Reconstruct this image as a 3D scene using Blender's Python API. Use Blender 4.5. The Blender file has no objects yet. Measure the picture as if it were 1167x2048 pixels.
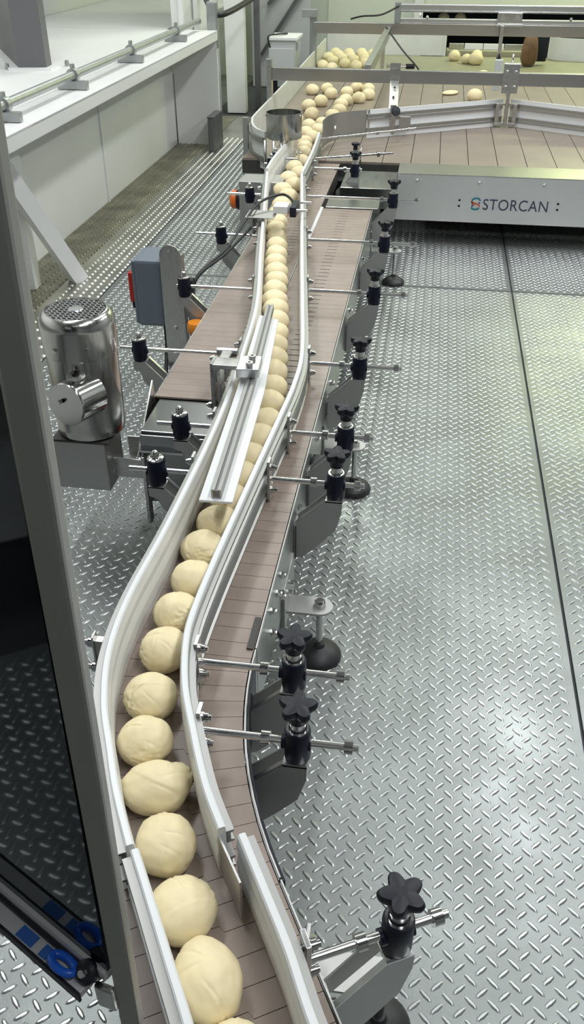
import bpy, bmesh, math, random
from math import sin, cos, pi, radians, atan, atan2, hypot, sqrt
from mathutils import Vector, Matrix, noise

# ------------------------------------------------------------------ camera
SC = bpy.context.scene
COL = SC.collection
F_PX, HORIZON = 1725.0, 1199.0            # focal length in pixels of the 1167x2048 frame
PITCH, YAW, CAM_H = atan(HORIZON / F_PX), radians(8.6), 1.5
cam = bpy.data.cameras.new('camera')
cam.sensor_fit = 'VERTICAL'
cam.sensor_height = 24.0
cam.lens = F_PX / 2048 * 24.0
cam.clip_start = 0.02
camo = bpy.data.objects.new('camera', cam)
camo.location = (0, 0, CAM_H)
camo.rotation_euler = (pi / 2 - PITCH, 0, YAW)
COL.objects.link(camo)
SC.camera = camo

# ------------------------------------------------------------------ world, lights, exposure
world = bpy.data.worlds.new('world')
SC.world = world
world.use_nodes = True
bg = world.node_tree.nodes['Background']
bg.inputs[0].default_value = (0.86, 0.93, 0.92, 1)
bg.inputs[1].default_value = 0.12
SC.view_settings.view_transform = 'Standard'
SC.view_settings.look = 'None'
SC.view_settings.gamma = 1.0
SC.view_settings.use_curve_mapping = False
SC.view_settings.exposure = -0.06


def lamp(name, x, y, z, sx, sy, watts, col=(0.97, 0.99, 1.0)):
    l = bpy.data.lights.new(name, 'AREA')
    l.shape = 'RECTANGLE'
    l.size, l.size_y = sx, sy
    l.energy = watts
    l.color = col
    o = bpy.data.objects.new(name, l)
    o.location = (x, y, z)
    COL.objects.link(o)
    return o


CEIL_Z = 3.8
lamp('unseen_lamp', -0.9, 7.6, 3.7, 0.35, 2.6, 75, (0.95, 1.0, 0.90))
lamp('unseen_lamp', 2.0, 9.8, 3.1, 1.2, 0.6, 95, (0.92, 1.0, 0.55))  # unseen lamp added for the yellow-green glow on the floor
lamp('unseen_lamp', 1.0, 4.2, 3.7, 0.35, 2.4, 74)
lamp('unseen_lamp', 1.0, 0.6, 3.7, 0.35, 2.4, 72)
lamp('unseen_lamp', -1.6, 6.0, 3.7, 0.35, 2.4, 20)
lamp('unseen_lamp', -1.6, 2.8, 3.7, 0.35, 2.4, 62)  # unseen lamp, shifted here to brighten the floor at mid-left
lamp('unseen_lamp', -2.6, 4.6, 3.7, 0.35, 2.0, 8)
lamp('unseen_lamp', 3.4, 5.2, 3.7, 0.35, 2.4, 120)  # unseen lamp, moved and strengthened to brighten the left wall

# ------------------------------------------------------------------ materials


def new_mat(name):
    m = bpy.data.materials.new(name)
    m.use_nodes = True
    nt = m.node_tree
    b = nt.nodes['Principled BSDF']
    return m, nt, b


def mat(name, col, rough=0.5, metal=0.0, bump=0.0, bscale=60, var=0.0, vscale=8, stretch=None, rvar=0.0, sss=0.0, coat=0.0, spec=None):
    m, nt, b = new_mat(name)
    L, N = nt.links, nt.nodes
    b.inputs['Base Color'].default_value = (*col, 1)
    b.inputs['Roughness'].default_value = rough
    b.inputs['Metallic'].default_value = metal
    if spec is not None:
        b.inputs['Specular IOR Level'].default_value = spec
    if coat:
        b.inputs['Coat Weight'].default_value = coat
    if sss:
        b.inputs['Subsurface Weight'].default_value = sss
        b.inputs['Subsurface Radius'].default_value = (0.02, 0.012, 0.006)
        b.inputs['Subsurface Scale'].default_value = 0.5
    if not (bump or var or rvar):
        return m
    tc = N.new('ShaderNodeTexCoord')
    mp = N.new('ShaderNodeMapping')
    if stretch:
        mp.inputs['Scale'].default_value = stretch
    L.new(tc.outputs['Object'], mp.inputs[0])
    if var:
        n = N.new('ShaderNodeTexNoise')
        n.inputs['Scale'].default_value = vscale
        n.inputs['Detail'].default_value = 5
        L.new(mp.outputs[0], n.inputs['Vector'])
        r = N.new('ShaderNodeValToRGB')
        r.color_ramp.elements[0].position = 0.3
        r.color_ramp.elements[1].position = 0.7
        r.color_ramp.elements[0].color = (*[c * (1 - var) for c in col], 1)
        r.color_ramp.elements[1].color = (*[min(1, c * (1 + var * 0.6)) for c in col], 1)
        L.new(n.outputs[0], r.inputs[0])
        L.new(r.outputs[0], b.inputs['Base Color'])
    if rvar:
        n = N.new('ShaderNodeTexNoise')
        n.inputs['Scale'].default_value = vscale * 1.7
        n.inputs['Detail'].default_value = 4
        L.new(mp.outputs[0], n.inputs['Vector'])
        mr = N.new('ShaderNodeMapRange')
        mr.inputs['From Min'].default_value = 0.3
        mr.inputs['From Max'].default_value = 0.7
        mr.inputs['To Min'].default_value = max(0.03, rough - rvar)
        mr.inputs['To Max'].default_value = rough + rvar
        L.new(n.outputs[0], mr.inputs[0])
        L.new(mr.outputs[0], b.inputs['Roughness'])
    if bump:
        n = N.new('ShaderNodeTexNoise')
        n.inputs['Scale'].default_value = bscale
        n.inputs['Detail'].default_value = 3
        L.new(mp.outputs[0], n.inputs['Vector'])
        bp = N.new('ShaderNodeBump')
        bp.inputs['Strength'].default_value = bump
        bp.inputs['Distance'].default_value = 0.002
        L.new(n.outputs[0], bp.inputs['Height'])
        L.new(bp.outputs[0], b.inputs['Normal'])
    return m


M = {}
M['tread'] = mat('tread_plate_metal', (0.262, 0.283, 0.276), 0.42, 0.62, bump=0.12, bscale=120, var=0.22, vscale=3.2, rvar=0.08)
M['lug'] = mat('rubbed_tread_metal', (0.42, 0.44, 0.435), 0.33, 0.75)
M['stud'] = mat('studded_plate_metal', (0.50, 0.49, 0.45), 0.33, 0.9, bump=0.1, bscale=90, var=0.3, vscale=4, rvar=0.08)
M['studdirt'] = mat('dirty_studded_metal', (0.30, 0.29, 0.22), 0.45, 0.7, bump=0.1, bscale=90, var=0.35, vscale=6, rvar=0.08)
M['subfloor'] = mat('subfloor_dark', (0.05, 0.055, 0.06), 0.7)
M['steel'] = mat('brushed_steel', (0.56, 0.56, 0.55), 0.30, 1.0, bump=0.03, bscale=40, stretch=(1, 1, 14), rvar=0.07, vscale=10)
M['steelx'] = mat('brushed_steel_long', (0.50, 0.49, 0.475), 0.30, 1.0, stretch=(0.3, 6, 6), rvar=0.02, vscale=3)
M['panel'] = mat('front_panel_steel', (0.86, 0.86, 0.85), 0.45, 1.0, stretch=(14, 1, 0.4), rvar=0.06, vscale=5)
M['steelv'] = mat('brushed_steel_upright', (0.66, 0.65, 0.63), 0.30, 1.0, stretch=(16, 16, 0.4), rvar=0.08, vscale=6)
M['rodsteel'] = mat('bright_rod_steel', (0.82, 0.82, 0.81), 0.20, 1.0)
M['channel'] = mat('channel_steel', (0.34, 0.34, 0.33), 0.45, 1.0, bump=0.02, bscale=80)
M['studtop'] = mat('stud_highlight', (0.80, 0.80, 0.76), 0.35, 0.6)  # pale colour puts the studs' highlights into the metal
M['polish'] = mat('polished_steel', (0.66, 0.66, 0.65), 0.13, 1.0)
M['matt'] = mat('bead_blasted_steel', (0.50, 0.50, 0.49), 0.42, 1.0, bump=0.05, bscale=200)
M['alu'] = mat('aluminium', (0.70, 0.71, 0.72), 0.3, 1.0)
M['white'] = mat('white_plastic', (0.75, 0.765, 0.77), 0.32, 0.0, spec=0.4)
M['whitep'] = mat('white_paint', (0.80, 0.81, 0.80), 0.35, 0.0, var=0.05, vscale=1.5, bump=0.02, bscale=30)
M['wallp'] = mat('white_wall_panel', (0.78, 0.79, 0.77), 0.4, 0.0, var=0.05, vscale=1.2)
M['hall'] = mat('hall_panel', (0.34, 0.35, 0.355), 0.6, 0.0, var=0.06, vscale=1)
M['greenw'] = mat('pale_green_wall', (0.66, 0.70, 0.60), 0.4, 0.0, var=0.05, vscale=1.5)
M['trans'] = mat('worn_white_plastic', (0.66, 0.68, 0.66), 0.35, 0.0, var=0.08, vscale=5)
M['belt'] = mat('brown_belt_plastic', (0.305, 0.245, 0.208), 0.38, 0.0, var=0.10, vscale=14, bump=0.04, bscale=150, spec=0.45)
M['beltw'] = mat('brown_table_belt', (0.265, 0.22, 0.182), 0.36, 0.0, var=0.10, vscale=5, spec=0.45)
M['beltb'] = mat('olive_table_belt', (0.30, 0.29, 0.20), 0.4, 0.0, var=0.10, vscale=5)
M['dark'] = mat('dark_underside', (0.05, 0.048, 0.045), 0.6)
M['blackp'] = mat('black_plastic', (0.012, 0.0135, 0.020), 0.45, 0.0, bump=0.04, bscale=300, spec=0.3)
M['navy'] = mat('dark_navy_plastic', (0.006, 0.008, 0.022), 0.42, 0.0, spec=0.28)
M['rubber'] = mat('black_rubber', (0.02, 0.021, 0.022), 0.5, 0.0)
M['dough'] = mat('dough', (0.83, 0.72, 0.46), 0.5, 0.0, bump=0.35, bscale=42, var=0.06, vscale=14, sss=0.12, spec=0.35)
M['orange'] = mat('orange_plastic', (0.80, 0.17, 0.03), 0.4)
M['amber'] = mat('amber_plastic', (0.85, 0.28, 0.02), 0.35)
M['red'] = mat('red_plastic', (0.62, 0.03, 0.02), 0.4)
M['bluegrey'] = mat('blue_grey_enamel', (0.15, 0.18, 0.215), 0.42, 0.0, bump=0.02)
M['greybox'] = mat('grey_enamel', (0.50, 0.52, 0.52), 0.4)
M['post'] = mat('dark_steel_post', (0.16, 0.16, 0.17), 0.45, 0.6)
M['framed'] = mat('door_frame_aluminium', (0.42, 0.41, 0.39), 0.45, 0.75, rvar=0.05, vscale=4)
M['galv'] = mat('galvanised_pipe', (0.42, 0.44, 0.44), 0.42, 0.85, var=0.1, vscale=20)
M['cable'] = mat('black_cable', (0.015, 0.015, 0.017), 0.45)
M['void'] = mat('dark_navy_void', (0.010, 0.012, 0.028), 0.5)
M['bluebelt'] = mat('blue_belt', (0.05, 0.09, 0.25), 0.45)
M['brownbag'] = mat('brown_leather', (0.20, 0.115, 0.06), 0.55, var=0.3, vscale=18, bump=0.2, bscale=30)
M['blue'] = mat('bright_blue_plastic', (0.01, 0.10, 0.55), 0.35)
M['bluelab'] = mat('blue_label', (0.02, 0.10, 0.36), 0.5)
M['greytube'] = mat('grey_tube', (0.42, 0.42, 0.43), 0.4)
M['ink'] = mat('logo_ink', (0.055, 0.05, 0.085), 0.45)
M['inkteal'] = mat('logo_teal', (0.02, 0.20, 0.26), 0.45)
M['inkred'] = mat('logo_coral', (0.60, 0.13, 0.07), 0.45)
M['inkblue'] = mat('logo_blue', (0.02, 0.05, 0.28), 0.45)
M['yellow'] = mat('yellow_label', (0.72, 0.72, 0.32), 0.5)
M['enddark'] = mat('dark_reflective_steel', (0.34, 0.35, 0.345), 0.26, 1.0, bump=0.02, bscale=60)
M['sidep'] = mat('dull_side_plate', (0.38, 0.39, 0.375), 0.36, 1.0, bump=0.02, bscale=50, rvar=0.05)
M['motor'] = mat('brushed_motor_steel', (0.60, 0.59, 0.57), 0.20, 1.0, stretch=(16, 16, 0.3), rvar=0.07, vscale=5)
M['brkt'] = mat('folded_bracket_steel', (0.50, 0.50, 0.49), 0.5, 0.8, bump=0.03, bscale=200)
M['fin'] = mat('painted_post', (0.13, 0.13, 0.135), 0.5)
M['cyl'] = mat('satin_canister_steel', (0.42, 0.42, 0.41), 0.25, 1.0, stretch=(14, 14, 1), rvar=0.06, vscale=9)


def glass_mat():
    m, nt, b = new_mat('smoked_glass')
    nt.nodes.remove(b)
    out = nt.nodes['Material Output']
    t = nt.nodes.new('ShaderNodeBsdfTransparent')
    t.inputs[0].default_value = (0.15, 0.18, 0.205, 1)
    g = nt.nodes.new('ShaderNodeBsdfGlossy')
    g.inputs['Roughness'].default_value = 0.03
    g.inputs[0].default_value = (0.9, 0.95, 1, 1)
    fr = nt.nodes.new('ShaderNodeFresnel')
    fr.inputs[0].default_value = 1.5
    mx = nt.nodes.new('ShaderNodeMixShader')
    nt.links.new(fr.outputs[0], mx.inputs[0])
    nt.links.new(t.outputs[0], mx.inputs[1])
    nt.links.new(g.outputs[0], mx.inputs[2])
    nt.links.new(mx.outputs[0], out.inputs[0])
    return m


M['glass'] = glass_mat()

# ------------------------------------------------------------------ building helpers
W = {}        # world origin that a parent's child meshes are measured from


class MB:
    """Collects vertices and faces of one mesh."""

    def __init__(self):
        self.v, self.f, self.sm = [], [], []

    def add(self, vs, fs, smooth=False, mtx=None):
        o = len(self.v)
        if mtx is not None:
            vs = [mtx @ Vector(p) for p in vs]
        self.v += [tuple(p) for p in vs]
        for q in fs:
            self.f.append([i + o for i in q])
            self.sm.append(smooth)
        return self

    def box(self, c, s, rz=0.0, ch=0.0, mtx=None):
        x, y, z = s[0] / 2, s[1] / 2, s[2] / 2
        T = Matrix.Translation(c) @ Matrix.Rotation(rz, 4, 'Z')
        if mtx is not None:
            T = mtx @ T
        if ch <= 0:
            vs = [(a * x, b * y, d * z) for d in (-1, 1) for b in (-1, 1) for a in (-1, 1)]
            fs = [(0, 2, 3, 1), (4, 5, 7, 6), (0, 1, 5, 4), (2, 6, 7, 3), (0, 4, 6, 2), (1, 3, 7, 5)]
            return self.add(vs, fs, False, T)
        bm = bmesh.new()
        bmesh.ops.create_cube(bm, size=1.0)
        for v in bm.verts:
            v.co = Vector((v.co.x * s[0], v.co.y * s[1], v.co.z * s[2]))
        bmesh.ops.bevel(bm, geom=bm.edges[:], offset=ch, segments=2, profile=0.6, affect='EDGES')
        bm.verts.index_update()
        vs = [v.co.copy() for v in bm.verts]
        fs = [[v.index for v in q.verts] for q in bm.faces]
        bm.free()
        return self.add(vs, fs, False, T)

    def cyl(self, a, b, r, n=16, r2=None, cap=True, smooth=True):
        a, b = Vector(a), Vector(b)
        d = (b - a).normalized()
        u = d.orthogonal().normalized()
        w = d.cross(u)
        r2 = r if r2 is None else r2
        vs = []
        for p, rr in ((a, r), (b, r2)):
            for i in range(n):
                t = 2 * pi * i / n
                vs.append(p + (u * cos(t) + w * sin(t)) * rr)
        fs = [(i, (i + 1) % n, n + (i + 1) % n, n + i) for i in range(n)]
        self.add(vs, fs, smooth)
        if cap:
            self.add(vs[:n], [tuple(range(n - 1, -1, -1))])
            self.add(vs[n:], [tuple(range(n))])
        return self

    def lathe(self, prof, c=(0, 0, 0), axis=(0, 0, 1), n=24, sharp=35):
        """prof: list of (radius, height) along axis."""
        ax = Vector(axis).normalized()
        u = ax.orthogonal().normalized()
        w = ax.cross(u)
        c = Vector(c)
        vs, fs = [], []
        for r, h in prof:
            for i in range(n):
                t = 2 * pi * i / n
                vs.append(c + ax * h + (u * cos(t) + w * sin(t)) * max(r, 1e-5))
        for k in range(len(prof) - 1):
            for i in range(n):
                fs.append((k * n + i, k * n + (i + 1) % n, (k + 1) * n + (i + 1) % n, (k + 1) * n + i))
        return self.add(vs, fs, True)

    def tube(self, pts, r, n=10):
        pts = [Vector(p) for p in pts]
        vs, fs = [], []
        up = None
        for k, p in enumerate(pts):
            d = (pts[min(k + 1, len(pts) - 1)] - pts[max(k - 1, 0)]).normalized()
            if up is None:
                up = d.orthogonal().normalized()
            u = (up - d * up.dot(d)).normalized()
            up = u
            w = d.cross(u)
            for i in range(n):
                t = 2 * pi * i / n
                vs.append(p + (u * cos(t) + w * sin(t)) * r)
        for k in range(len(pts) - 1):
            for i in range(n):
                fs.append((k * n + i, k * n + (i + 1) % n, (k + 1) * n + (i + 1) % n, (k + 1) * n + i))
        self.add(vs, fs, True)
        self.add(vs[:n], [tuple(range(n - 1, -1, -1))])
        self.add(vs[-n:], [tuple(range(n))])
        return self

    def prism(self, poly, a, b, axis='z', mtx=None, smooth=False):
        """poly: 2D outline (ccw); extruded from a to b along axis."""
        n = len(poly)

        def pt(p, h):
            return {'z': (p[0], p[1], h), 'y': (p[0], h, p[1]), 'x': (h, p[0], p[1])}[axis]
        vs = [pt(p, a) for p in poly] + [pt(p, b) for p in poly]
        fs = [tuple(range(n - 1, -1, -1)), tuple(range(n, 2 * n))]
        self.add(vs, fs, False, mtx)
        self.add(vs, [(i, (i + 1) % n, n + (i + 1) % n, n + i) for i in range(n)], smooth, mtx)
        return self

    def sweep(self, path, prof, smooth=False, side=None):
        """path: list of (x, y); prof: closed list of (offset to the right of travel, z)."""
        n = len(prof)
        vs, fs = [], []
        for k, p in enumerate(path):
            a, b = path[max(k - 1, 0)], path[min(k + 1, len(path) - 1)]
            dx, dy = b[0] - a[0], b[1] - a[1]
            l = hypot(dx, dy) or 1
            nx, ny = dy / l, -dx / l
            for o, z in prof:
                vs.append((p[0] + nx * o, p[1] + ny * o, z))
        for k in range(len(path) - 1):
            for i in range(n):
                fs.append((k * n + i, (k + 1) * n + i, (k + 1) * n + (i + 1) % n, k * n + (i + 1) % n))
        self.add(vs, fs, smooth)
        self.add(vs[:n], [tuple(range(n))])
        self.add(vs[-n:], [tuple(range(n - 1, -1, -1))])
        return self

    def build(self, name, m, parent=None, bevel=0.0, label=None):
        o3 = W.get(parent.name, (0, 0, 0)) if parent else (0, 0, 0)
        me = bpy.data.meshes.new(name)
        me.from_pydata([(p[0] - o3[0], p[1] - o3[1], p[2] - o3[2]) for p in self.v], [], self.f)
        me.polygons.foreach_set('use_smooth', self.sm)
        bm = bmesh.new()
        bm.from_mesh(me)
        bmesh.ops.remove_doubles(bm, verts=bm.verts, dist=1e-6)
        bmesh.ops.recalc_face_normals(bm, faces=bm.faces)
        if bevel:
            for e in bm.edges:
                if len(e.link_faces) == 2 and e.calc_face_angle(0) > 0.8:
                    e.select = True
            bmesh.ops.bevel(bm, geom=[e for e in bm.edges if e.select], offset=bevel, segments=2, profile=0.6, affect='EDGES', clamp_overlap=True)
        for e in bm.edges:
            if len(e.link_faces) == 2 and e.calc_face_angle(0) > 0.7:
                e.smooth = False
        bm.to_mesh(me)
        bm.free()
        me.materials.append(M[m])
        o = bpy.data.objects.new(name, me)
        COL.objects.link(o)
        if parent:
            o.parent = parent
            W[o.name] = o3
        if label:
            o['label'] = label
        return o


def tag(o, label, cat, group=None):
    o['label'] = label
    o['category'] = cat
    if group:
        o['group'] = group
    return o


def thing(name, label, cat, loc=(0, 0, 0), group=None, rz=0.0, local=False):
    o = bpy.data.objects.new(name, None)
    o.empty_display_size = 0.05
    o.location = loc
    o.rotation_euler = (0, 0, rz)
    COL.objects.link(o)
    W[o.name] = (0, 0, 0) if local else tuple(loc)
    tag(o, label, cat, group)
    return o


def structure(o):
    o['kind'] = 'structure'
    return o


def copy_tree(o, parent=None):
    c = o.copy()
    COL.objects.link(c)
    if parent:
        c.parent = parent
    for ch in list(o.children):
        copy_tree(ch, c)
    return c


def smooth_path(pts, n=8):
    """Catmull-Rom through 2D points."""
    P = [pts[0]] + list(pts) + [pts[-1]]
    out = []
    for i in range(1, len(P) - 2):
        p0, p1, p2, p3 = [Vector((*q, 0)) if len(q) == 2 else Vector(q) for q in P[i - 1:i + 3]]
        for k in range(n):
            t = k / n
            out.append(0.5 * ((2 * p1) + (-p0 + p2) * t + (2 * p0 - 5 * p1 + 4 * p2 - p3) * t * t + (-p0 + 3 * p1 - 3 * p2 + p3) * t ** 3))
    out.append(Vector((*P[-2], 0)) if len(P[-2]) == 2 else Vector(P[-2]))
    if len(pts[0]) == 2:
        return [(p.x, p.y) for p in out]
    return out


def instance(o, name, parent, loc, rz=0.0):
    c = bpy.data.objects.new(name, o.data)
    COL.objects.link(c)
    c.parent = parent
    c.location = loc
    c.rotation_euler = (0, 0, rz)
    return c


def ordinal(n):
    return ['first', 'second', 'third', 'fourth', 'fifth', 'sixth', 'seventh', 'eighth', 'ninth', 'tenth', 'eleventh', 'twelfth',
            'thirteenth', 'fourteenth', 'fifteenth', 'sixteenth', 'seventeenth', 'eighteenth', 'nineteenth', 'twentieth',
            'twenty-first', 'twenty-second', 'twenty-third', 'twenty-fourth', 'twenty-fifth', 'twenty-sixth', 'twenty-seventh',
            'twenty-eighth', 'twenty-ninth', 'thirtieth', 'thirty-first', 'thirty-second', 'thirty-third', 'thirty-fourth',
            'thirty-fifth', 'thirty-sixth', 'thirty-seventh', 'thirty-eighth'][n]


# ------------------------------------------------------------------ floor
HB = 0.35                       # top of the conveyor belts
LAT = 0.0377                    # pitch of the raised tread pattern
fl = MB().box((1.0, 4.5, -0.035), (8.8, 16.0, 0.05)).build('floor', 'subfloor')
structure(fl)
G = 0.004


def lug_mesh(x0, x1, y0, y1, dens_far=9.0):
    mb = MB()
    n = 8
    base = [(0.0150 * cos(2 * pi * i / n), 0.0048 * sin(2 * pi * i / n)) for i in range(n)]
    top = [(0.0105 * cos(2 * pi * i / n), 0.0019 * sin(2 * pi * i / n)) for i in range(n)]
    fs = [(i, (i + 1) % n, n + (i + 1) % n, n + i) for i in range(n)] + [tuple(range(n, 2 * n))]
    V, Fc = mb.v, mb.f
    i0, i1 = math.ceil(x0 / LAT * 2), math.floor(x1 / LAT * 2)
    j0, j1 = math.ceil(y0 / LAT * 2), math.floor(y1 / LAT * 2)
    ca, sa = cos(radians(43)), sin(radians(43))
    for j in range(j0, j1 + 1):
        for i in range(i0, i1 + 1):
            if (i + j) % 2:
                continue
            x, y = i * LAT / 2, j * LAT / 2
            if not (-2.2 < x < 0.95 + 0.16 * y) or y > dens_far:
                continue
            s = 1 if i % 2 else -1
            o = len(V)
            for (a, b), z in [(q, 0.0) for q in base] + [(q, 0.0026) for q in top]:
                V.append((x + a * ca - b * sa * s, y + s * a * sa + b * ca, z))
            for q in fs:
                Fc.append([k + o for k in q])
                mb.sm.append(len(q) == 4)
    return mb


def quick(mb, name, m, parent):
    """Build without cleaning up: for very many small raised bits."""
    me = bpy.data.meshes.new(name)
    me.from_pydata(mb.v, [], mb.f)
    me.polygons.foreach_set('use_smooth', mb.sm)
    me.materials.append(M[m])
    o = bpy.data.objects.new(name, me)
    COL.objects.link(o)
    o.parent = parent
    return o


XS = [-1.49, 0.445, 2.45, 4.4]
YS = [-2.4, 4.13, 9.6]
for i in range(3):
    for j in range(2):
        x0, x1, y0, y1 = XS[i], XS[i + 1], YS[j], YS[j + 1]
        p = MB().box(((x0 + x1) / 2, (y0 + y1) / 2, -0.005), (x1 - x0 - 2 * G, y1 - y0 - 2 * G, 0.010)).build('tread_plate', 'tread', fl)
        if i < 2:
            l = quick(lug_mesh(x0 + 0.02, x1 - 0.02, max(y0 + 0.02, 0.1), min(y1 - 0.02, 7.2)), 'tread_lug', 'lug', p)
            l['kind'] = 'stuff'
# strip of studded plate along the left wall, its inner half dirty
sp = MB().box((-1.61, 5.0, -0.005), (0.24 - G, 6.4, 0.012)).build('studded_plate', 'stud', fl)
sd = MB().box((-1.855, 5.0, -0.005), (0.25 - G, 6.4, 0.012)).build('studded_plate', 'studdirt', fl)
tb = MB().box((-3.0, 4.5, -0.005), (2.03, 13.0, 0.010)).build('tread_plate', 'tread', fl)
for par, xa, xb in ((sp, -1.72, -1.50), (sd, -1.965, -1.735)):
    mb = MB()
    x = xb
    while x > xa:
        y = 2.0
        while y < 7.3:
            n = 6
            o = len(mb.v)
            for r, z in ((0.0095, 0.001), (0.0055, 0.006)):
                for k in range(n):
                    mb.v.append((x + r * cos(k * pi / 3), y + r * sin(k * pi / 3), z))
            for k in range(n):
                mb.f.append([o + k, o + (k + 1) % n, o + n + (k + 1) % n, o + n + k])
                mb.sm.append(True)
            mb.f.append([o + n + k for k in range(n)])
            mb.sm.append(True)
            y += 0.042
        x -= 0.044
    s = quick(mb, 'raised_stud', 'studtop' if par is sp else 'studdirt', par)
    s['kind'] = 'stuff'
# screw in the near plate
MB().lathe([(0.0, 0.0015), (0.006, 0.0015), (0.007, 0.0)], (-0.345, 0.42, 0), n=12).build('floor_screw', 'matt', fl)

# ------------------------------------------------------------------ room shell
structure(MB().box((-3.31, 4.5, CEIL_Z / 2), (0.1, 16, CEIL_Z)).build('wall_left', 'wallp'))
structure(MB().box((5.05, 4.5, CEIL_Z / 2), (0.1, 16, CEIL_Z)).build('wall_right', 'hall'))
structure(MB().box((1.0, -3.05, CEIL_Z / 2), (8.6, 0.1, CEIL_Z)).build('wall_front', 'hall'))
structure(MB().box((1.0, 4.5, CEIL_Z + 0.05), (8.8, 16, 0.1)).build('ceiling', 'hall'))
# back wall with a dark opening for the conveyors that come from the next room
wb = structure(MB().box((-2.0, 10.6, CEIL_Z / 2), (2.6, 0.1, CEIL_Z)).build('wall_back', 'greenw'))
MB().box((-0.72, 10.52, CEIL_Z / 2), (0.95, 0.06, CEIL_Z)).build('wall_panel', 'greenw', wb)
MB().box((-0.245, 10.5, CEIL_Z / 2), (0.09, 0.10, CEIL_Z)).build('door_jamb', 'whitep', wb)
MB().box((2.4, 10.6, 2.25), (5.2, 0.1, 3.1)).build('wall_panel', 'greenw', wb)
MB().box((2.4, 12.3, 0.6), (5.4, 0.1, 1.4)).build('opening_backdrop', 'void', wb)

# ------------------------------------------------------------------ left: white raised platform
PX0, PX1, PZ = -3.25, -1.62, 0.79
pl = thing('raised_platform', 'white raised platform with sloped brace along the left wall', 'platform', (-1.98, 4.5, 0))
MB().box(((PX0 + PX1) / 2, 3.6, PZ - 0.005), (PX1 - PX0, 6.9, 0.01)).build('deck', 'whitep', pl)
MB().box((-2.63, 8.52, PZ - 0.005), (1.24, 2.92, 0.01)).build('deck', 'whitep', pl)
MB().box((PX1 - 0.015, 3.6, PZ - 0.032), (0.03, 6.9, 0.065), ch=0.004).build('fascia', 'whitep', pl)
MB().box((-1.995, 1.85, 0.387), (0.03, 7.0, 0.774)).build('side_panel', 'wallp', pl)
MB().box((-1.995, 6.2, 0.387), (0.03, 1.69, 0.774)).build('side_panel', 'wallp', pl)
MB().box((-1.975, 5.355, 0.385), (0.012, 0.02, 0.77)).build('panel_joint', 'whitep', pl)
MB().box((-1.80, 7.06, 0.38), (0.34, 0.03, 0.76)).build('end_panel', 'wallp', pl)
MB().box((-1.86, 3.84, 0.37), (0.07, 0.07, 0.74), ch=0.004).build('leg', 'whitep', pl)
a, b = Vector((-1.84, 3.70, 0.60)), Vector((-1.665, 3.97, 0.0))
d = (b - a)
q = d.to_track_quat('Z', 'X').to_matrix().to_4x4()
mb = MB()
mb.box((0, 0, d.length / 2), (0.075, 0.06, d.length), mtx=Matrix.Translation(a) @ q)
mb.build('brace', 'whitep', pl)
MB().box((-1.90, 3.75, 0.66), (0.20, 0.10, 0.14), ch=0.004).build('gusset', 'whitep', pl)

# steel fin post standing on the platform
fp = thing('steel_post', 'grey steel post bolted to the white platform deck', 'post', (-2.2, 5.2, PZ))
MB().prism([(-2.27, 4.99), (-2.12, 5.02), (-2.13, 5.12), (-2.62, 5.80), (-2.72, 5.75)], PZ + 0.012, 2.4).build('fin', 'fin', fp)
MB().prism([(-2.31, 4.95), (-2.08, 4.98), (-2.09, 5.14), (-2.60, 5.86), (-2.78, 5.80)], PZ, PZ + 0.012).build('base_plate', 'whitep', fp)
for x, y in ((-2.06, 5.17), (-2.34, 5.0)):
    MB().lathe([(0, 0.03), (0.010, 0.03), (0.014, 0.012), (0.014, 0)], (x, y, PZ), n=8).build('anchor_bolt', 'matt', fp)
jb = thing('junction_box', 'small white junction box behind the grey steel post', 'box', (-3.0, 5.6, PZ))
MB().box((-2.95, 5.65, PZ + 0.1), (0.24, 0.16, 0.20), ch=0.01).build('housing', 'whitep', jb)
MB().box((-2.95, 5.564, PZ + 0.1), (0.20, 0.012, 0.16), ch=0.004).build('lid', 'whitep', jb)

# conduit along the front edge of the platform
PIPX, PIPZ = -1.745, PZ + 0.062
cp = thing('conduit_pipe', 'grey galvanised conduit pipe clipped along the platform edge', 'pipe', (PIPX, 4, PZ))
MB().cyl((PIPX, 2.0, PIPZ), (PIPX, 7.0, PIPZ), 0.021, 14).build('pipe', 'galv', cp)
for y in (3.62, 4.42, 5.35, 6.35):
    c = MB()
    c.box((PIPX, y, PZ + 0.022), (0.15, 0.035, 0.038), ch=0.003)
    c.build('clamp_strut', 'galv', cp)
    c = MB()
    c.lathe([(0.021, -0.018), (0.031, -0.018), (0.031, 0.018), (0.021, 0.018)], (PIPX, y + 0.02, PIPZ), (0, 1, 0), 14)
    c.box((PIPX, y + 0.02, PIPZ + 0.034), (0.016, 0.026, 0.03), ch=0.002)
    c.build('pipe_clamp', 'galv', cp)
hose = thing('black_hose', 'black rubber hose curving over the far end of the platform', 'hose', (-1.6, 7.0, 0.9))
MB().tube(smooth_path([(-1.95, 7.9, 1.05), (-1.75, 7.35, 0.93), (-1.64, 7.12, 0.885), (-1.55, 7.25, 0.90), (-1.45, 7.9, 0.97), (-1.40, 8.6, 1.02)], 6), 0.021, 10).build('hose', 'cable', hose)
MB().box((-1.66, 7.08, 0.82), (0.075, 0.06, 0.30), ch=0.008).build('hose_bracket', 'galv', hose)

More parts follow.
